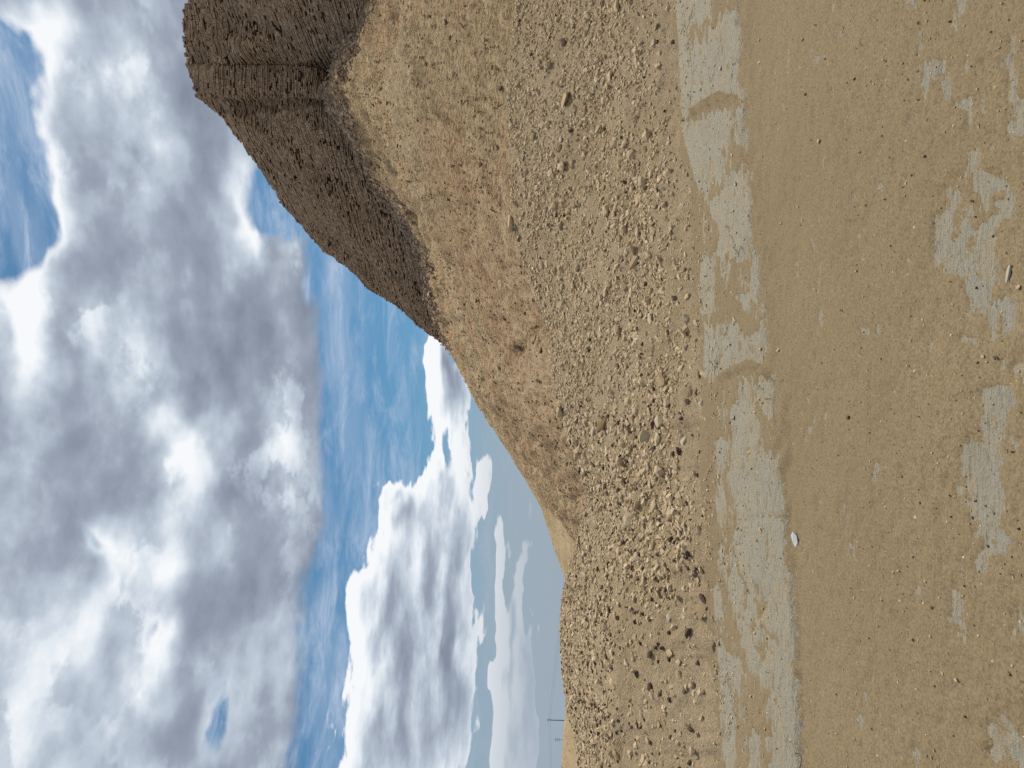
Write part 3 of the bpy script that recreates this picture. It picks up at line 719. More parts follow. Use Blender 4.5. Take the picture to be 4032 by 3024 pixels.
for x, y, hs, kd_, asp, short, lab in LAND:
    p, n_ = slope_pick(3024 - y, x)
    size = hs * p[1] / FPX * 1.15
    sq = (math.sqrt(asp), 1 / math.sqrt(asp) * 1.1, .75 if kd_ != 'b' else .35)
    put_stone(NAMES[kd_], random.choice(KM[kd_]), p, n_, size, random.uniform(-.7, .7), sink=.28, squash=sq, tilt=.2, label=lab, category='stone')
    taken.append((p, size))
    if short: LM.append((x, y, short))
ORD = ['nearest', 'second', 'third', 'fourth', 'fifth', 'sixth', 'seventh', 'eighth', 'ninth', 'tenth', 'eleventh', 'twelfth', 'thirteenth', 'fourteenth', 'fifteenth', 'sixteenth', 'seventeenth', 'eighteenth', 'nineteenth', 'twentieth', 'twenty-first', 'twenty-second', 'twenty-third', 'twenty-fourth', 'twenty-fifth', 'twenty-sixth', 'twenty-seventh', 'twenty-eighth', 'twenty-ninth', 'thirtieth', 'thirty-first', 'thirty-second', 'thirty-third', 'thirty-fourth', 'thirty-fifth']
pending = {}
def name_by_landmark(kind, o, p):
    u_, v_ = project(p); x_, y_ = v_, 3024 - u_
    dd = [math.hypot(x_ - a_, y_ - b_) for a_, b_, _ in LM]; i_ = int(np.argmin(dd))
    a_, b_, short = LM[i_]
    if abs(x_ - a_) > abs(y_ - b_): side = 'uphill' if x_ < a_ else 'downhill'
    else: side = 'on the tower side' if y_ < b_ else 'on the pole side'
    pending.setdefault((kind, side, short), []).append((dd[i_], o.name, o))
def clear_of(p, s): return all(np.linalg.norm(p - q) > (s + r) * .8 for q, r in taken)
count = {'p': 0, 'd': 0}
Pp, N, t_, y_, s_ = thin(3600)
sz_ = powsize(len(Pp), .058, .12, 3.0)
for k_ in range(len(Pp)):
    if count['p'] >= 150: break
    u_, v_ = project(Pp[k_])
    if y_[k_] > 1100: sz_[k_] *= .72
    if s_[k_] > .25 or not (20 < u_ < 3004) or t_[k_] > (.99 if y_[k_] < 1200 else .8) or t_[k_] < .06 or not clear_of(Pp[k_], sz_[k_]): continue
    o = put_stone('stone', random.choice(ST_PALE), Pp[k_], N[k_], sz_[k_], random.uniform(0, 6.28), sink=.25, tilt=.35, category='stone', group='pale stones on the rubble slope')
    name_by_landmark('pale angular stone', o, Pp[k_])
    count['p'] += 1; taken.append((Pp[k_], sz_[k_]))
Pp, N, t_, y_, s_ = thin(3600, dk)
sz_ = powsize(len(Pp), .03, .058, 3)
for k_ in range(len(Pp)):
    if count['d'] >= 100: break
    u_, v_ = project(Pp[k_])
    if not (20 < u_ < 3004) or t_[k_] > (.99 if y_[k_] < 1200 else .8) or t_[k_] < .04 or not clear_of(Pp[k_], sz_[k_]): continue
    o = put_stone('dark_stone', random.choice(ST_DARK), Pp[k_], N[k_], sz_[k_], random.uniform(0, 6.28), sink=.2, tilt=.3, category='stone', group='dark stones on the rubble slope')
    name_by_landmark('dark brown stone', o, Pp[k_])
    count['d'] += 1; taken.append((Pp[k_], sz_[k_]))

for (kind, side, short), lst in pending.items():
    for r_, (_, _, o) in enumerate(sorted(lst, key=lambda q: q[:2])):
        o['label'] = f'{kind}, {ORD[min(r_, 34)]} {side} of the {short}'

# ------------------------------------------------------------------ pebbles and litter on the floor
n = 4000
fy = rng.uniform(2.2, 8.2, n); fx = fy * rng.uniform(-.56, .56, n)
u_, v_ = project(np.stack([fx, fy, 0 * fx], -1))
onl = v_ < np.interp(3024 - u_, LEDGE_EDGE[:, 1], LEDGE_EDGE[:, 0])
keep = (v_ > np.interp(3024 - u_, TOE_EDGE[:, 1], TOE_EDGE[:, 0]) + 20) & (rng.random(n) < np.where(onl, .5, .35 + .5 * (v_ > 3350)))
fx, fy = fx[keep], fy[keep]
fp = np.array([(a, b, floor_z(a, b)) for a, b in zip(fx, fy)])
fs = powsize(len(fp), .0035, .010, 2.4)
isd = rng.random(len(fp)) < .3
upN = np.tile([0., 0, 1], (len(fp), 1))
V, Fc = scatter(SMALL, fp[~isd], upN[~isd], fs[~isd], rng.uniform(0, 6.28, (~isd).sum()), sink=.15)
link('floor_grit', mesh_from('floor_grit', V, Fc, MAT['stone'], False), kind='stuff', label='pale grit lying on the sand floor', category='grit')
V, Fc = scatter(SMALL, fp[isd], upN[isd], fs[isd], rng.uniform(0, 6.28, isd.sum()), sink=.15)
link('dark_grit', mesh_from('dark_grit', V, Fc, MAT['dark'], False), kind='stuff', label='dark grit lying on the sand floor', category='grit')
nsp = 4200
su = rng.uniform(-300, 3300, nsp); tv = np.interp(3024 - su, TOE_EDGE[:, 1], TOE_EDGE[:, 0]) + rng.exponential(55, nsp) - 25
sp = on_floor(su, tv, .05); kk = np.clip(.5 + 1.2 * fbm(sp * np.array([1.5, 1.5, 0]) + 3, 3), .05, 1) > rng.random(nsp)
sp = sp[kk]; sp[:, 2] = [floor_z(a, b) for a, b in sp[:, :2]]
V, Fc = scatter(SMALL, sp, np.tile([0., 0, 1], (len(sp), 1)), powsize(len(sp), .006, .024, 2.4), rng.uniform(0, 6.28, len(sp)), sink=.2)
link('spilled_gravel', mesh_from('spilled_gravel', V, Fc, MAT['stone'], False), kind='stuff', label='gravel spilled from the slope foot onto the plaster', category='gravel')
FLOORST = [
 (3340, 1644, 11, 'd', 1.4, 'dark flake of stone alone in the middle of the sand'), (3940, 734, 6, 'd', 1.1, 'black pebble on the light plaster patch at the lower edge'),
 (3858, 2150, 8, 'd', 1.1, 'black pebble on the plaster patch nearest the camera'), (3592, 896, 10, 'w', 1.5, 'white pebble in the sand at the tower-side end of the patches'),
 (3590, 1460, 8, 'w', 1.1, 'round white pebble in the sand near the middle'), (3750, 2676, 12, 'p', 1.2, 'pale lump of stone in the sand towards the poles'),
 (3702, 2650, 9, 'p', 1.8, 'thin pale chip beside the pale lump of stone'), (3447, 2975, 9, 'p', 1.1, 'pale pebble in the sand near the pole-side picture edge'),
 (3240, 232, 8, 'd', 1.6, 'dark splinter in the sand near the tower-side picture edge'), (3175, 372, 8, 'o', 1.4, 'brown pebble in the sand next to the dark splinter'),
 (2983, 158, 7, 'w', 1.6, 'small white chip beside the ledge at the tower end'), (3072, 880, 8, 'w', 1.2, 'small white chip in the sand below the ledge'),
 (3863, 1404, 10, 'p', 1.6, 'flat pale chip between the plaster patches near the camera'), (4000, 1130, 13, 'p', 1.7, 'pale pointed stone at the near edge of the floor'),
 (3018, 1375, 11, 'p', 1.2, 'grey lump on the raised grey plaster flake'), (2855, 270, 11, 'p', 1.3, 'grey stone set in the plaster ledge at the tower end'),
 (3018, 1812, 7, 'p', 1.1, 'small lump on the wide plaster slab of the ledge'), (3620, 1258, 8, 'p', 2.2, 'slim pale chip in the sand below the plaster patch'),
 (3960, 2652, 11, 'o', 1.2, 'rust brown crumb of earth at the near edge towards the poles'), (2851, 2536, 12, 'd', 2.0, 'dark oblong stone lying on the plaster ledge towards the poles'),
]
for x, y, hs, kd_, asp, lab in FLOORST:
    p = on_floor(3024 - y, x, .02); p[2] = floor_z(p[0], p[1])
    size = hs * p[1] / FPX * 1.0
    put_stone(NAMES[kd_], random.choice(KM[kd_]), p, (0, 0, 1), size, random.uniform(1.0, 2.0), sink=.12, squash=(math.sqrt(asp), 1 / math.sqrt(asp), .8), tilt=.12, label=lab, category='stone')
def prism(name, outline, thick, mat, bend=0):
    bm = bmesh.new()
    top = [bm.verts.new((x, y, thick + bend * x * x)) for x, y in outline]; bot = [bm.verts.new((x, y, bend * x * x)) for x, y in outline]
    bm.faces.new(top); bm.faces.new(bot[::-1])
    for i_ in range(len(top)): bm.faces.new((top[i_ - 1], bot[i_ - 1], bot[i_], top[i_]))
    bm.normal_update(); me = bpy.data.meshes.new(name); bm.to_mesh(me); bm.free(); me.materials.append(mat); return me
p = on_floor(3024 - 2122, 3116, .05); p[2] = floor_z(p[0], p[1])
o = link('white_shard', prism('white_shard', [(-.055, -.006), (-.02, -.024), (.03, -.022), (.058, .004), (.022, .024), (-.03, .014)], .006, MAT['white'], 2.0), label='white leaf-shaped shard on the edge of the plaster ledge', category='shard')
o.location = p + np.array([0, 0, .012]); o.rotation_euler = (R(38), R(-8), R(-8))
p = on_floor(3024 - 1078, 3990, .0); p[2] = floor_z(p[0], p[1])
bm = bmesh.new(); L = 14
rings = []
for i_ in range(L):
    s_ = i_ / (L - 1); r_ = .008 * math.sin(math.pi * (.12 + .8 * s_)) ** .6
    rings.append([bm.verts.new((-.032 + .064 * s_, r_ * (1 + .25 * (q % 2)) * math.cos(q * math.pi / 4), .007 + r_ * .7 * math.sin(q * math.pi / 4))) for q in range(8)])
for a_, b_ in zip(rings, rings[1:]):
    for q in range(8): bm.faces.new((a_[q], a_[(q + 1) % 8], b_[(q + 1) % 8], b_[q]))
bm.faces.new(rings[0][::-1]); bm.faces.new(rings[-1]); bm.normal_update()
me = bpy.data.meshes.new('wood_fragment'); bm.to_mesh(me); bm.free(); me.materials.append(MAT['driftwood'])
o = link('wood_fragment', me, label='small ribbed grey wood fragment at the near edge of the floor', category='wood'); o.location = p; o.rotation_euler = (0, 0, R(160))

# ------------------------------------------------------------------ earthen mound behind the rubble
RIDGE = disp_line([(770,-500),(758,-150),(755,0),(752,60),(722,120),(697,185),(708,240),(760,300),(800,390),(850,460),(900,540),(920,620),(945,700),(960,740),(985,780),(1030,870),(1062,915),(1097,965),(1125,1007),(1160,1061),(1190,1105),(1214,1129),(1238,1165),(1254,1195),(1275,1260),(1290,1400),(1300,1800)])
RIDGE_D = yline([(-500,36),(0,40),(185,42.8),(400,46.5),(600,52.5),(740,58),(950,64),(1255,74),(1800,84)])
um = np.arange(200, 4050, 11.0)
rv = interp(um, RIDGE) + (um > 1700) * (16 * perlin(np.stack([um / 110, 0 * um, 0 * um], -1)) + 9 * perlin(np.stack([um / 31, 0 * um + 3, 0 * um], -1))); rd = smooth_interp(um, RIDGE_D, 100)
ym = (3024 - um) / K
bd = smooth_interp(um, CREST_D, 120) + 1.8 + 14 * sstep(ym, 850, 1300)
bv = smooth_interp(um, CREST, 30) * K + 45 + 40 * sstep(ym, 1000, 1300)
A = at(um, bv, bd); Rg = at(um, rv, rd)
A[:, 2] = np.minimum(A[:, 2], 2.4)
Z0 = A.copy(); Z0[:, 1] -= .8; Z0[:, 2] -= 2.0
# terrace half way up on the right, fading out to the left
k_ter = (1 - sstep(ym, 380, 760))[:, None]
tf = .36
B1 = A + (Rg - A) * tf; B2 = A + (Rg - A) * (tf + .15)
B1[:, 2:] += k_ter * .75; B2[:, 2:] -= k_ter * .35
B1[:, 1:2] -= k_ter * .5
hump = A + (Rg - A) * .80; hump[:, 2] -= .25 + .7 * (1 - sstep(ym, 300, 800))
back1 = Rg + np.array([0, 3.0, .1]); back2 = Rg + np.array([-2, 16, -3.0]); back3 = Rg + np.array([-4, 55, 0.]); back3[:, 2] = -7.0
knots = np.array([-.06, 0, tf, tf + .15, .80, 1.0, 1.06, 1.25, 1.6]); rows = np.stack([Z0, A, B1, B2, hump, Rg, back1, back2, back3])
tm = np.concatenate([np.linspace(-.06, 1.08, 270), np.linspace(1.1, 1.6, 22)])
def poly_interp(t):
    out = np.zeros((len(t), len(um), 3))
    for w_, dt in ((.5, 0), (.25, .01), (.25, -.01)):
        q = np.clip(t + dt, knots[0], knots[-1]); i_ = np.clip(np.searchsorted(knots, q, side='right') - 1, 0, len(knots) - 2)
        f_ = ((q - knots[i_]) / (knots[i_ + 1] - knots[i_]))[:, None, None]
        out += w_ * (rows[i_] * (1 - f_) + rows[i_ + 1] * f_)
    return out
MG = poly_interp(tm)
far = np.clip(MG[..., 1] / 40, .4, 1.6)
flow = fbm(MG * np.array([.16, .16, .10]), 4); gul = fbm(MG * np.array([.55, .18, .18]) + 5, 4); hi = fbm(MG * np.array([1.7, 1.7, 2.8]), 6, .7)
am = sstep(tm, -.02, .05)[:, None]; cal = (1 - .8 * np.exp(-((tm - 1) / .035) ** 2))[:, None]
MG[..., 2] += am * (cal * (.35 * flow + .18 * gul) * np.minimum(far, 1.1) + .12 * hi * far)
uu = um[None, :] / 120.0; tq = tm[:, None]
rill = fbm(np.stack([uu * .35 + tq * 2.5, tq * 11 - uu * .5, 0 * uu * tq], -1), 4, .55)
rill2 = fbm(np.stack([uu * 4.2 + tq * 9, tq * 3 + 0 * uu, 0 * uu * tq + 4], -1), 3, .6)
ridged = np.abs(rill) * 2 - .6
MG[..., 2] += am * cal * np.minimum(far, 1.2) * (.32 * ridged + .12 * rill2)
MU, MV = project(MG)
# a small hollow dug into the slope
hu, hv = 3024 - 757 * K, 1118 * K
dh = np.hypot((MU - hu) / 24, (MV - hv - .5 * (MU - hu)) / 17)
MG[..., 1] += .5 * np.exp(-dh ** 2) * (1 + .8 * hi); MG[..., 2] -= .35 * np.exp(-dh ** 2) * (1 + .8 * hi)
scar = np.exp(-((MV - hv - 1.15 * (MU - hu) + 25) / 9) ** 2) * sstep(MU, hu, hu + 40) * (1 - sstep(MU, hu + 110, hu + 190))
MG[..., 2] -= .16 * scar
link('mound', mesh_from('mound', MG.reshape(-1, 3), grid_faces(*MG.shape[:2]), MAT['mound']), kind='structure')
MN = grid_normals(MG)
# brick debris on it
am_ = np.linalg.norm(np.cross(np.gradient(MG, axis=0), np.gradient(MG, axis=1)), axis=-1)
am_[(tm < 0) | (tm > 1.02)] = 0
am_ = am_ * ((MU > -50) & (MU < 3100))
wq = (am_ / MG[..., 1] ** .5).ravel(); wq /= wq.sum()
fr = np.exp(-((tm - .97) / .05) ** 2)[:, None] * (um > 1700)[None]
wq = wq * (1 + 4 * fr).ravel(); wq /= wq.sum()
pick = rng.choice(len(wq), 34000, p=wq)
Pm = MG.reshape(-1, 3)[pick]; Nm = MN.reshape(-1, 3)[pick]
kp = rng.random(len(Pm)) < np.clip(.5 + 1.1 * fbm(Pm * .35, 3), .08, 1)
Pm, Nm = Pm[kp] + rng.normal(size=(kp.sum(), 3)) * .06, Nm[kp]
BOXV = np.array([(x, y, z) for x in (-1, 1) for y in (-1, 1) for z in (-1, 1)], float) * np.array([1.15, .7, .42])
BOXF = np.array([(0,1,3),(0,3,2),(4,6,7),(4,7,5),(0,4,5),(0,5,1),(2,3,7),(2,7,6),(0,2,6),(0,6,4),(1,5,7),(1,7,3)])
isd = rng.random(len(Pm)) < .42
sm = powsize(len(Pm), .02, .065, 2.2)
V, Fc = scatter(MIDS + [(BOXV, BOXF)] * 4, Pm[~isd], Nm[~isd], sm[~isd], rng.normal(size=(~isd).sum()) * .5)
MAT['debris'] = island_mat('earth_debris', [(0, (0.243, 0.167, 0.103)), (.5, (0.342, 0.247, 0.156)), (1, (0.441, 0.342, 0.236))])
link('earth_debris', mesh_from('earth_debris', V, Fc, MAT['debris'], False), kind='stuff', label='pale brick debris strewn down the earthen mound', category='debris')
V, Fc = scatter(MIDS + [(BOXV, BOXF)] * 4, Pm[isd], Nm[isd], sm[isd] * .8, rng.normal(size=isd.sum()) * .5)
MAT['debris_d'] = island_mat('dark_debris', [(0, (.09, .058, .038)), (1, (.17, .11, .07))])
link('dark_debris', mesh_from('dark_debris', V, Fc, MAT['debris_d'], False), kind='stuff', label='dark brick debris strewn down the earthen mound', category='debris')

fw_ = (am_ * np.exp(-((tm - .975) / .06) ** 2)[:, None] * (um > 1650)[None] * np.clip(.6 + 1.2 * fbm(MG * .5 + 9, 3), .05, 2)).ravel(); fw_ /= fw_.sum()
pick = rng.choice(len(fw_), 5600, p=fw_); Pf = MG.reshape(-1, 3)[pick] + rng.normal(size=(5600, 3)) * .07; Nf = MN.reshape(-1, 3)[pick]
V, Fc = scatter([(BOXV, BOXF)], Pf, Nf, powsize(5600, .05, .13, 1.6), rng.uniform(0, 6.28, 5600), tilt=.5)
link('fallen_bricks', mesh_from('fallen_bricks', V, Fc, MAT['brick'], False), kind='stuff', label='fallen brown bricks along the foot of the brick tower', category='bricks')

# ------------------------------------------------------------------ mudbrick tower on the mound
SILH = disp_line([(440,-500),(415,-200),(398,0),(393,90),(405,160),(430,215),(480,255),(548,345),(600,430),(650,490),(700,545),(750,580),(795,625),(860,665),(920,720),(962,745)])
SHOULD = disp_line([(600,-500),(560,-150),(585,0),(603,30),(585,60),(523,80),(496,119),(462,138),(452,142),(458,200),(466,204),(515,245),(560,300),(622,350),(665,385),(722,450),(785,525),(838,600),(895,680),(952,742)])
TB_D = yline([(-500,35.0),(-200,37.2),(0,38.6),(60,39.8),(110,41.8),(136,43.1),(140,43.2),(141,43.2),(170,43.15),(202,43.2),(204,43.75),(260,44.3),(330,45.6),(400,46.9),(500,49.7),(600,53),(740,58.3)])
ut = np.concatenate([np.arange(1660, 2560, 6.0), np.arange(2560, 2860, 2.0), np.arange(2860, 3420, 6.0)])
yt = (3024 - ut) / K
vb = interp(ut, RIDGE) + 60; vs_ = interp(ut, SHOULD); vc = interp(ut, SILH)
db = interp(ut, TB_D)
vs_ = np.minimum(np.maximum(vs_, vc + 8), vb - 50)
def col_pts():
    b_ = at(ut, vb, db)
    s0 = at(ut, vs_, db)
    ds = db + .13 * np.maximum(s0[:, 2] - b_[:, 2], 0)
    s_ = at(ut, vs_, ds)
    c0 = at(ut, vc, ds + .2)
    dc = ds + np.clip(.95 * (c0[:, 2] - s_[:, 2]) + .5, .5, 9)
    c_ = at(ut, vc, dc)
    return b_, s_, c_
Tb, Ts, Tc = col_pts()
NR = 150
tw = np.linspace(0, 1, NR)
sfrac = np.clip((Ts[:, 2] - Tb[:, 2]) / np.maximum(Tc[:, 2] - Tb[:, 2], .1), .1, .95)
TG = np.zeros((NR, len(ut), 3))
for k_, t in enumerate(tw):
    for w_, dt in ((.4, 0), (.3, .05), (.3, -.05)):
        q = min(max(t + dt, 0), 1) if 0 < t < 1 else t
        lo_ = np.clip(q / sfrac, 0, 1)[:, None]; hi_ = np.clip((q - sfrac) / (1 - sfrac), 0, 1)[:, None]
        TG[k_] += w_ * np.where(q < sfrac[:, None], Tb + (Ts - Tb) * lo_, Ts + (Tc - Ts) * hi_)
nz = fbm(TG * np.array([.35, .35, .22]), 4); nz2 = fbm(TG * np.array([.12, .12, .08]) + 3, 3); nz3 = fbm(TG * np.array([1.1, 1.1, .9]) + 8, 4, .6)
calm = 1 - .85 * np.exp(-((tw - 1) / .06) ** 2)
seg = ((yt > 138) & (yt < 206)).astype(float)
TG[..., 1] += (calm[:, None] * (.62 * nz + .8 * nz2 + .26 * nz3)) * (1 - .8 * seg)[None]
# the hollow bay right of the slit and the ridge below it
TU, TV = project(TG)
TG[..., 1] += .9 * np.exp(-(((TU - 2900) / 70) ** 2 + ((TV - 1180) / 130) ** 2)) - .7 * np.exp(-(((TU - 2960) / 60) ** 2 + ((TV - 860) / 60) ** 2))
TG[..., 1] += 1.3 * np.exp(-(((TU - (3024 - 148 * K)) / 60) ** 2) - ((TV - 1300) / 60) ** 2)
# open slit
TG[..., 2] += (.22 * fbm(TG * np.array([1.3, 1.3, 1.3]) + 30, 3)) * sstep(tw, .8, 1)[:, None]
sl = (abs(TU - (3024 - 138.5 * K)) < 5) & (TV > 826) & (TV < 905)
TG[..., 1] += 1.0 * sl
tower = bpy.data.objects.new('mudbrick_tower', None); col.objects.link(tower)
tower.location = tuple(Tb[len(ut) // 2]); tower['label'] = 'eroded dark mudbrick tower crowning the earthen mound'; tower['category'] = 'ruin'
TL = np.array(tower.location)
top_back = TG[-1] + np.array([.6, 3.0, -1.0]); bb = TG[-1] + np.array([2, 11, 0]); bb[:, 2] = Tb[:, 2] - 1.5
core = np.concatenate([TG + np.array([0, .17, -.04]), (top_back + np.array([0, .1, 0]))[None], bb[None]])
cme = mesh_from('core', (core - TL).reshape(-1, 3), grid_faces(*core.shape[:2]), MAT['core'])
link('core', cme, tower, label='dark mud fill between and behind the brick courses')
HC = .104
zmin, zmax = TG[0, :, 2].min(), TG[-1, :, 2].max()
gapn = rng.normal(size=4001)
BR = []                                                # centre, tangent, length, extra depth
CO = np.maximum.accumulate(TG[..., 2], 0)              # height rises along every column
for kz in range(int((zmax - zmin) / HC)):
    z = zmin + kz * HC + .001
    idx = (CO < z).sum(0)                              # first row above z
    ok = (idx > 0) & (idx < NR)
    i1 = np.clip(idx, 1, NR - 1); cc = np.arange(len(ut))
    z0_, z1_ = CO[i1 - 1, cc], CO[i1, cc]
    f_ = np.clip((z - z0_) / np.maximum(z1_ - z0_, 1e-6), 0, 1)[:, None]
    pts = TG[i1 - 1, cc] * (1 - f_) + TG[i1, cc] * f_
    # split into runs of neighbouring columns
    runs = np.split(cc, np.where(np.diff(ok.astype(int)) != 0)[0] + 1)
    for rn in runs:
        if not ok[rn[0]] or len(rn) < 3: continue
        pl = pts[rn, :2]
        L = np.concatenate([[0], np.cumsum(np.linalg.norm(np.diff(pl, axis=0), axis=1))])
        s = random.uniform(-.15, 0); cj = random.gauss(0, .032)
        while s < L[-1] - .1:
            ln = random.choice((.31, .31, .30, .27, .16)) * random.uniform(.93, 1.07)
            gap = (gapn[min(int(s / 2.0) + kz // 6 * 37, 4000) % 4001],)
            a_ = np.array([np.interp(max(s, 0), L, pl[:, 0]), np.interp(max(s, 0), L, pl[:, 1])])
            b_ = np.array([np.interp(min(s + ln, L[-1]), L, pl[:, 0]), np.interp(min(s + ln, L[-1]), L, pl[:, 1])])
            s += ln + random.uniform(.015, .045)
            if random.random() < .04 + .13 * max(0, gap[0]) + (.25 if z > np.interp(s, L, CO[-1, rn]) - .45 else 0): continue
            tgt = b_ - a_; le = np.linalg.norm(tgt)
            if le < .08: continue
            BR.append((*((a_ + b_) / 2), z, tgt[0] / le, tgt[1] / le, min(le, ln), random.gauss(cj, .013)))
BR = np.array(BR)
def brick_verts(B):
    c = B[:, :3]; t = np.stack([B[:, 3], B[:, 4], 0 * B[:, 3]], -1); nrm = np.stack([-t[:, 1], t[:, 0], 0 * t[:, 0]], -1)   # inward
    nrm *= np.where(nrm[:, 1:2] < 0, -1, 1)
    tl = rng.normal(size=len(B)) * .03
    upv = np.stack([t[:, 0] * tl, t[:, 1] * tl, np.ones(len(B))], -1)
    dpt = .20
    hx, hz = B[:, 5] / 2, HC * .37
    out = []
    for sx_ in (-1, 1):
        for sy_ in (0, 1):
            for sz_i in (-1, 1):
                wob_ = rng.normal(size=(len(B), 3)) * .006
                out.append(c + t * (sx_ * hx)[:, None] + nrm * (sy_ * dpt + B[:, 6] - .03)[:, None] + upv * (sz_i * hz) + wob_)
    return np.stack(out, 1)
BV = brick_verts(BR)
bu, bvv = project(BR[:, :3])
scr = np.where((bu > 5) & (bu < 3019) & (bvv > 0), BR[:, 5] / BR[:, 1], 0)
# the 300 that show largest get objects of their own
order = np.argsort(-scr * (BR[:, 5] > .25)); own = order[:300]; rest = np.setdiff1d(np.arange(len(BR)), own)
V = BV[rest].reshape(-1, 3) - TL; Fc = (BOXF[None] + (np.arange(len(rest)) * 8)[:, None, None]).reshape(-1, 3)
link('brick_courses', mesh_from('brick_courses', V, Fc, MAT['brick'], False), tower, kind='stuff', label='the many smaller-looking bricks of the tower')
ub = [mesh_from('brick', (BOXV / np.array([1.15, .7, .42])) * np.array([.5, .10, HC * .37]) + rng.normal(size=(8, 3)) * np.array([.012, .006, .005]), BOXF, MAT['brick_o'], False) for _ in range(6)]
for i_ in own:
    B = BR[i_]; o = bpy.data.objects.new('brick', random.choice(ub)); col.objects.link(o); o.parent = tower
    a_ = math.atan2(B[4], B[3]); nv = np.array([-B[4], B[3]]); nv = nv * (-1 if nv[1] < 0 else 1)
    o.location = (B[0] - TL[0] + nv[0] * (.07 + B[6]), B[1] - TL[1] + nv[1] * (.07 + B[6]), B[2] - TL[2]); o.rotation_euler = (0, random.gauss(0, .02), a_); o.scale = (B[5], 1, 1)
print('bricks', len(BR), 'slope area', AREA, 'stones', count)

# ------------------------------------------------------------------ far spur of the mound on the left
FC = yline([(1380,1262),(1450,1238),(1520,1222),(1560,1219),(1600,1216),(1659,1213),(1800,1210),(2200,1220),(2700,1262)])
uf = np.arange(-2200, 620, 14.0)
cv = smooth_interp(uf, FC, 30) * K
c_ = at(uf, cv, 62 + 0 * uf)
f0 = c_ + np.array([1.5, -17, 0]); f0[:, 2] = -4.5
f1 = f0 * .45 + c_ * .55; f1[:, 2] += .25
b1 = c_ + np.array([0, 7, -.4]); b2 = c_ + np.array([0, 40, 0]); b2[:, 2] = -7.5
kn = np.array([0, .5, 1, 1.2, 1.6]); rw = np.stack([f0, f1, c_, b1, b2]); tf_ = np.linspace(0, 1.6, 110)
FG = np.stack([np.stack([np.array([np.interp(t, kn, rw[:, i_, a_]) for a_ in range(3)]) for i_ in range(len(uf))]) for t in tf_])
FG[..., 2] += .22 * fbm(FG * .3, 4) * (1 - .8 * np.exp(-((tf_ - 1) / .06) ** 2))[:, None] + .06 * fbm(FG * 1.6, 4, .65)
mt, nb, b, tc = material('spur_earth_sunlit_tone')  # pale colour stands in for sunlight on the far slopes
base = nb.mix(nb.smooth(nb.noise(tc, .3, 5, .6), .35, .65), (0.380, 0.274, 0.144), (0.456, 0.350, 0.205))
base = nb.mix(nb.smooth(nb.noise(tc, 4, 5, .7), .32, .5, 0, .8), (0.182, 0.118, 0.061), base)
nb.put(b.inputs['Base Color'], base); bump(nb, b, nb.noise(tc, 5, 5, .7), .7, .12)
link('far_hill', mesh_from('far_hill', FG.reshape(-1, 3), grid_faces(*FG.shape[:2]), mt), kind='structure')

BR_C = yline([(800,1020),(850,1030),(870,1032),(950,1080),(1030,1130),(1100,1170),(1180,1195),(1255,1222),(1350,1248),(1500,1275)])  # sunlit strip as its own ridge, the sunlight put into its colour
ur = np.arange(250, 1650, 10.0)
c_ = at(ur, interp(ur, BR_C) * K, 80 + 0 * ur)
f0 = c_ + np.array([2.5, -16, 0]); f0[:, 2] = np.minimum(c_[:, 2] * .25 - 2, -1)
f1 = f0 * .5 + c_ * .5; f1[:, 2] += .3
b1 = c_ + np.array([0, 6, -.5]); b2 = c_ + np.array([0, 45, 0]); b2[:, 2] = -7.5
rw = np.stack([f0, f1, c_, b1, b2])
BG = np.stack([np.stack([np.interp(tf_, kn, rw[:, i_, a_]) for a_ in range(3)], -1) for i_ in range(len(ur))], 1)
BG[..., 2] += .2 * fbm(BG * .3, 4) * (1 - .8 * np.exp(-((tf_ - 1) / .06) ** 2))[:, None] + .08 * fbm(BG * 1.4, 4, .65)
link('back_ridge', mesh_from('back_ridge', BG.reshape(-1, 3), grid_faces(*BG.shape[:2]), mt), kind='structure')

# ------------------------------------------------------------------ power poles and their wires beyond the hill
def tube(pts, r, sides=8, taper=1.0):
    bm = bmesh.new(); rings = []
    for i_, p_ in enumerate(pts):
        d = (Vector(pts[min(i_ + 1, len(pts) - 1)]) - Vector(pts[max(i_ - 1, 0)])).normalized()
        q = d.to_track_quat('Z', 'Y'); rr_ = r * (1 + (taper - 1) * i_ / max(len(pts) - 1, 1))
        rings.append([bm.verts.new(Vector(p_) + q @ Vector((rr_ * math.cos(2 * math.pi * s / sides), rr_ * math.sin(2 * math.pi * s / sides), 0))) for s in range(sides)])
    for a_, b_ in zip(rings, rings[1:]):
        for s in range(sides): bm.faces.new((a_[s], a_[(s + 1) % sides], b_[(s + 1) % sides], b_[s]))
    bm.faces.new(rings[0][::-1]); bm.faces.new(rings[-1]); bm.normal_update()
    return bm
def bm_obj(name, bm, mat, parent=None, **props):
    me = bpy.data.meshes.new(name); bm.to_mesh(me); bm.free(); me.materials.append(mat); return link(name, me, parent, **props)
PD = 200.0
tp = at(189, 1181.5 * K, PD)
pole = bpy.data.objects.new('power_pole', None); col.objects.link(pole); base_z = -6.2
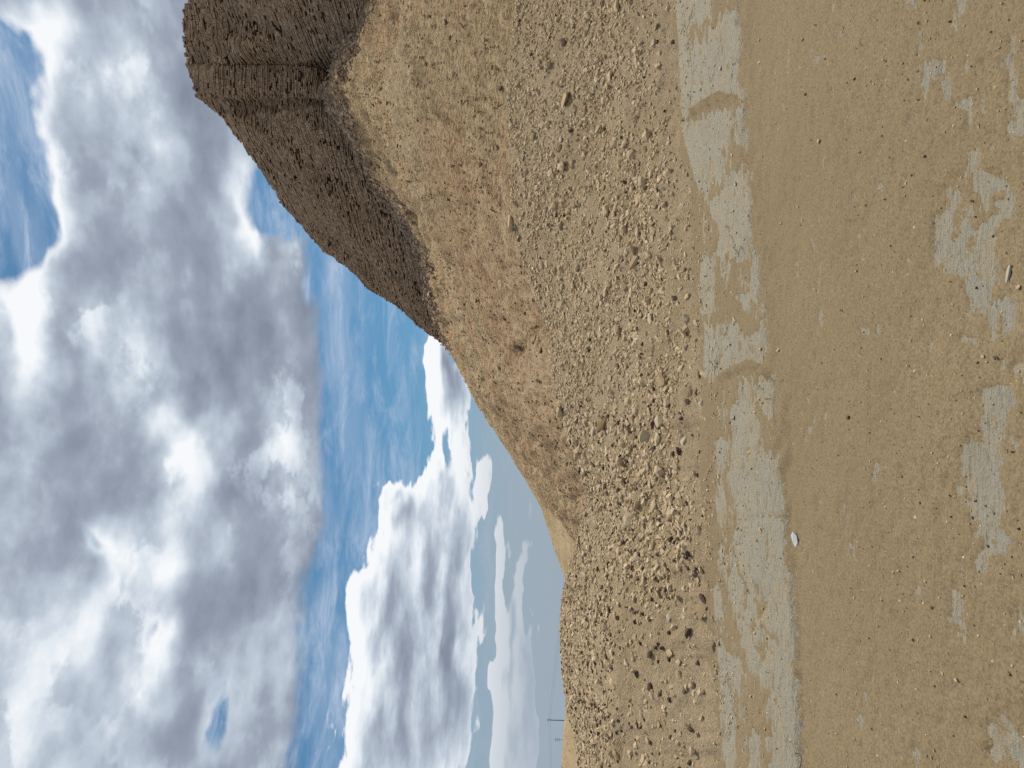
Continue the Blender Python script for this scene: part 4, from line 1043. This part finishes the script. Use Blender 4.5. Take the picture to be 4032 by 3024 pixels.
pole.location = (tp[0], tp[1], base_z); pole['label'] = 'tall dark power pole standing behind the rubble crest'; pole['category'] = 'pole'
H1 = tp[2] - base_z
bm_obj('post', tube([(0.10, 0, 0), (.05, 0, H1 * .6), (0, 0, H1)], .125, 10, .72), MAT['wood'], pole)
zA = [H1 - .62, H1 - 1.1]
for z in zA:
    arm = bm_obj('crossarm', tube([(-.05, -.02, z), (.34, -.02, z + .02)], .05, 6), MAT['wood'], pole)
    bm_obj('insulator', tube([(.32, -.02, z), (.32, -.02, z + .12), (.32, -.02, z + .2)], .06, 8, .6), MAT['steel'], arm)
PD2 = 290.0
tp2 = at(112, 1198 * K, PD2)
pole2 = bpy.data.objects.new('lattice_pole', None); col.objects.link(pole2); pole2.location = (tp2[0], tp2[1], base_z)
pole2['label'] = 'short pale pole with crossarms beyond the tall power pole'; pole2['category'] = 'pole'
H2 = tp2[2] - base_z
bm_obj('post', tube([(0, 0, 0), (0, 0, H2)], .14, 8, .7), MAT['steel'], pole2)
for z, l_ in ((H2 - .35, .55), (H2 - 1.1, .7), (H2 - 1.9, .6)):
    arm = bm_obj('crossarm', tube([(-l_, 0, z), (l_, 0, z)], .07, 6), MAT['steel'], pole2)
    for sx_ in (-l_, l_): bm_obj('insulator', tube([(sx_, 0, z), (sx_, 0, z + .3)], .08, 6, .7), MAT['steel'], arm)
wl = ['upper wire strung from the tall power pole past the hill', 'lower wire strung from the tall power pole past the hill']
for q, z in enumerate(zA):
    s = np.array([tp[0] + .32, tp[1] - .02, base_z + z + .2])
    e1 = at(1000, (1224 + q * 3) * K, 420.0); e0 = at(-700, (1186 + q * 5) * K, 150.0)
    pts = []
    for a_, b_, sag in ((e0, s, .35), (s, e1, 1.0)):
        for i_ in range(13):
            f_ = i_ / 12; p_ = a_ * (1 - f_) + b_ * f_; p_[2] -= sag * 4 * f_ * (1 - f_)
            if not (i_ == 0 and pts): pts.append(tuple(p_))
    bm_obj('power_wire', tube(pts, .017, 5), MAT['wire'], None, label=wl[q], category='wire', group='wires on the power pole')
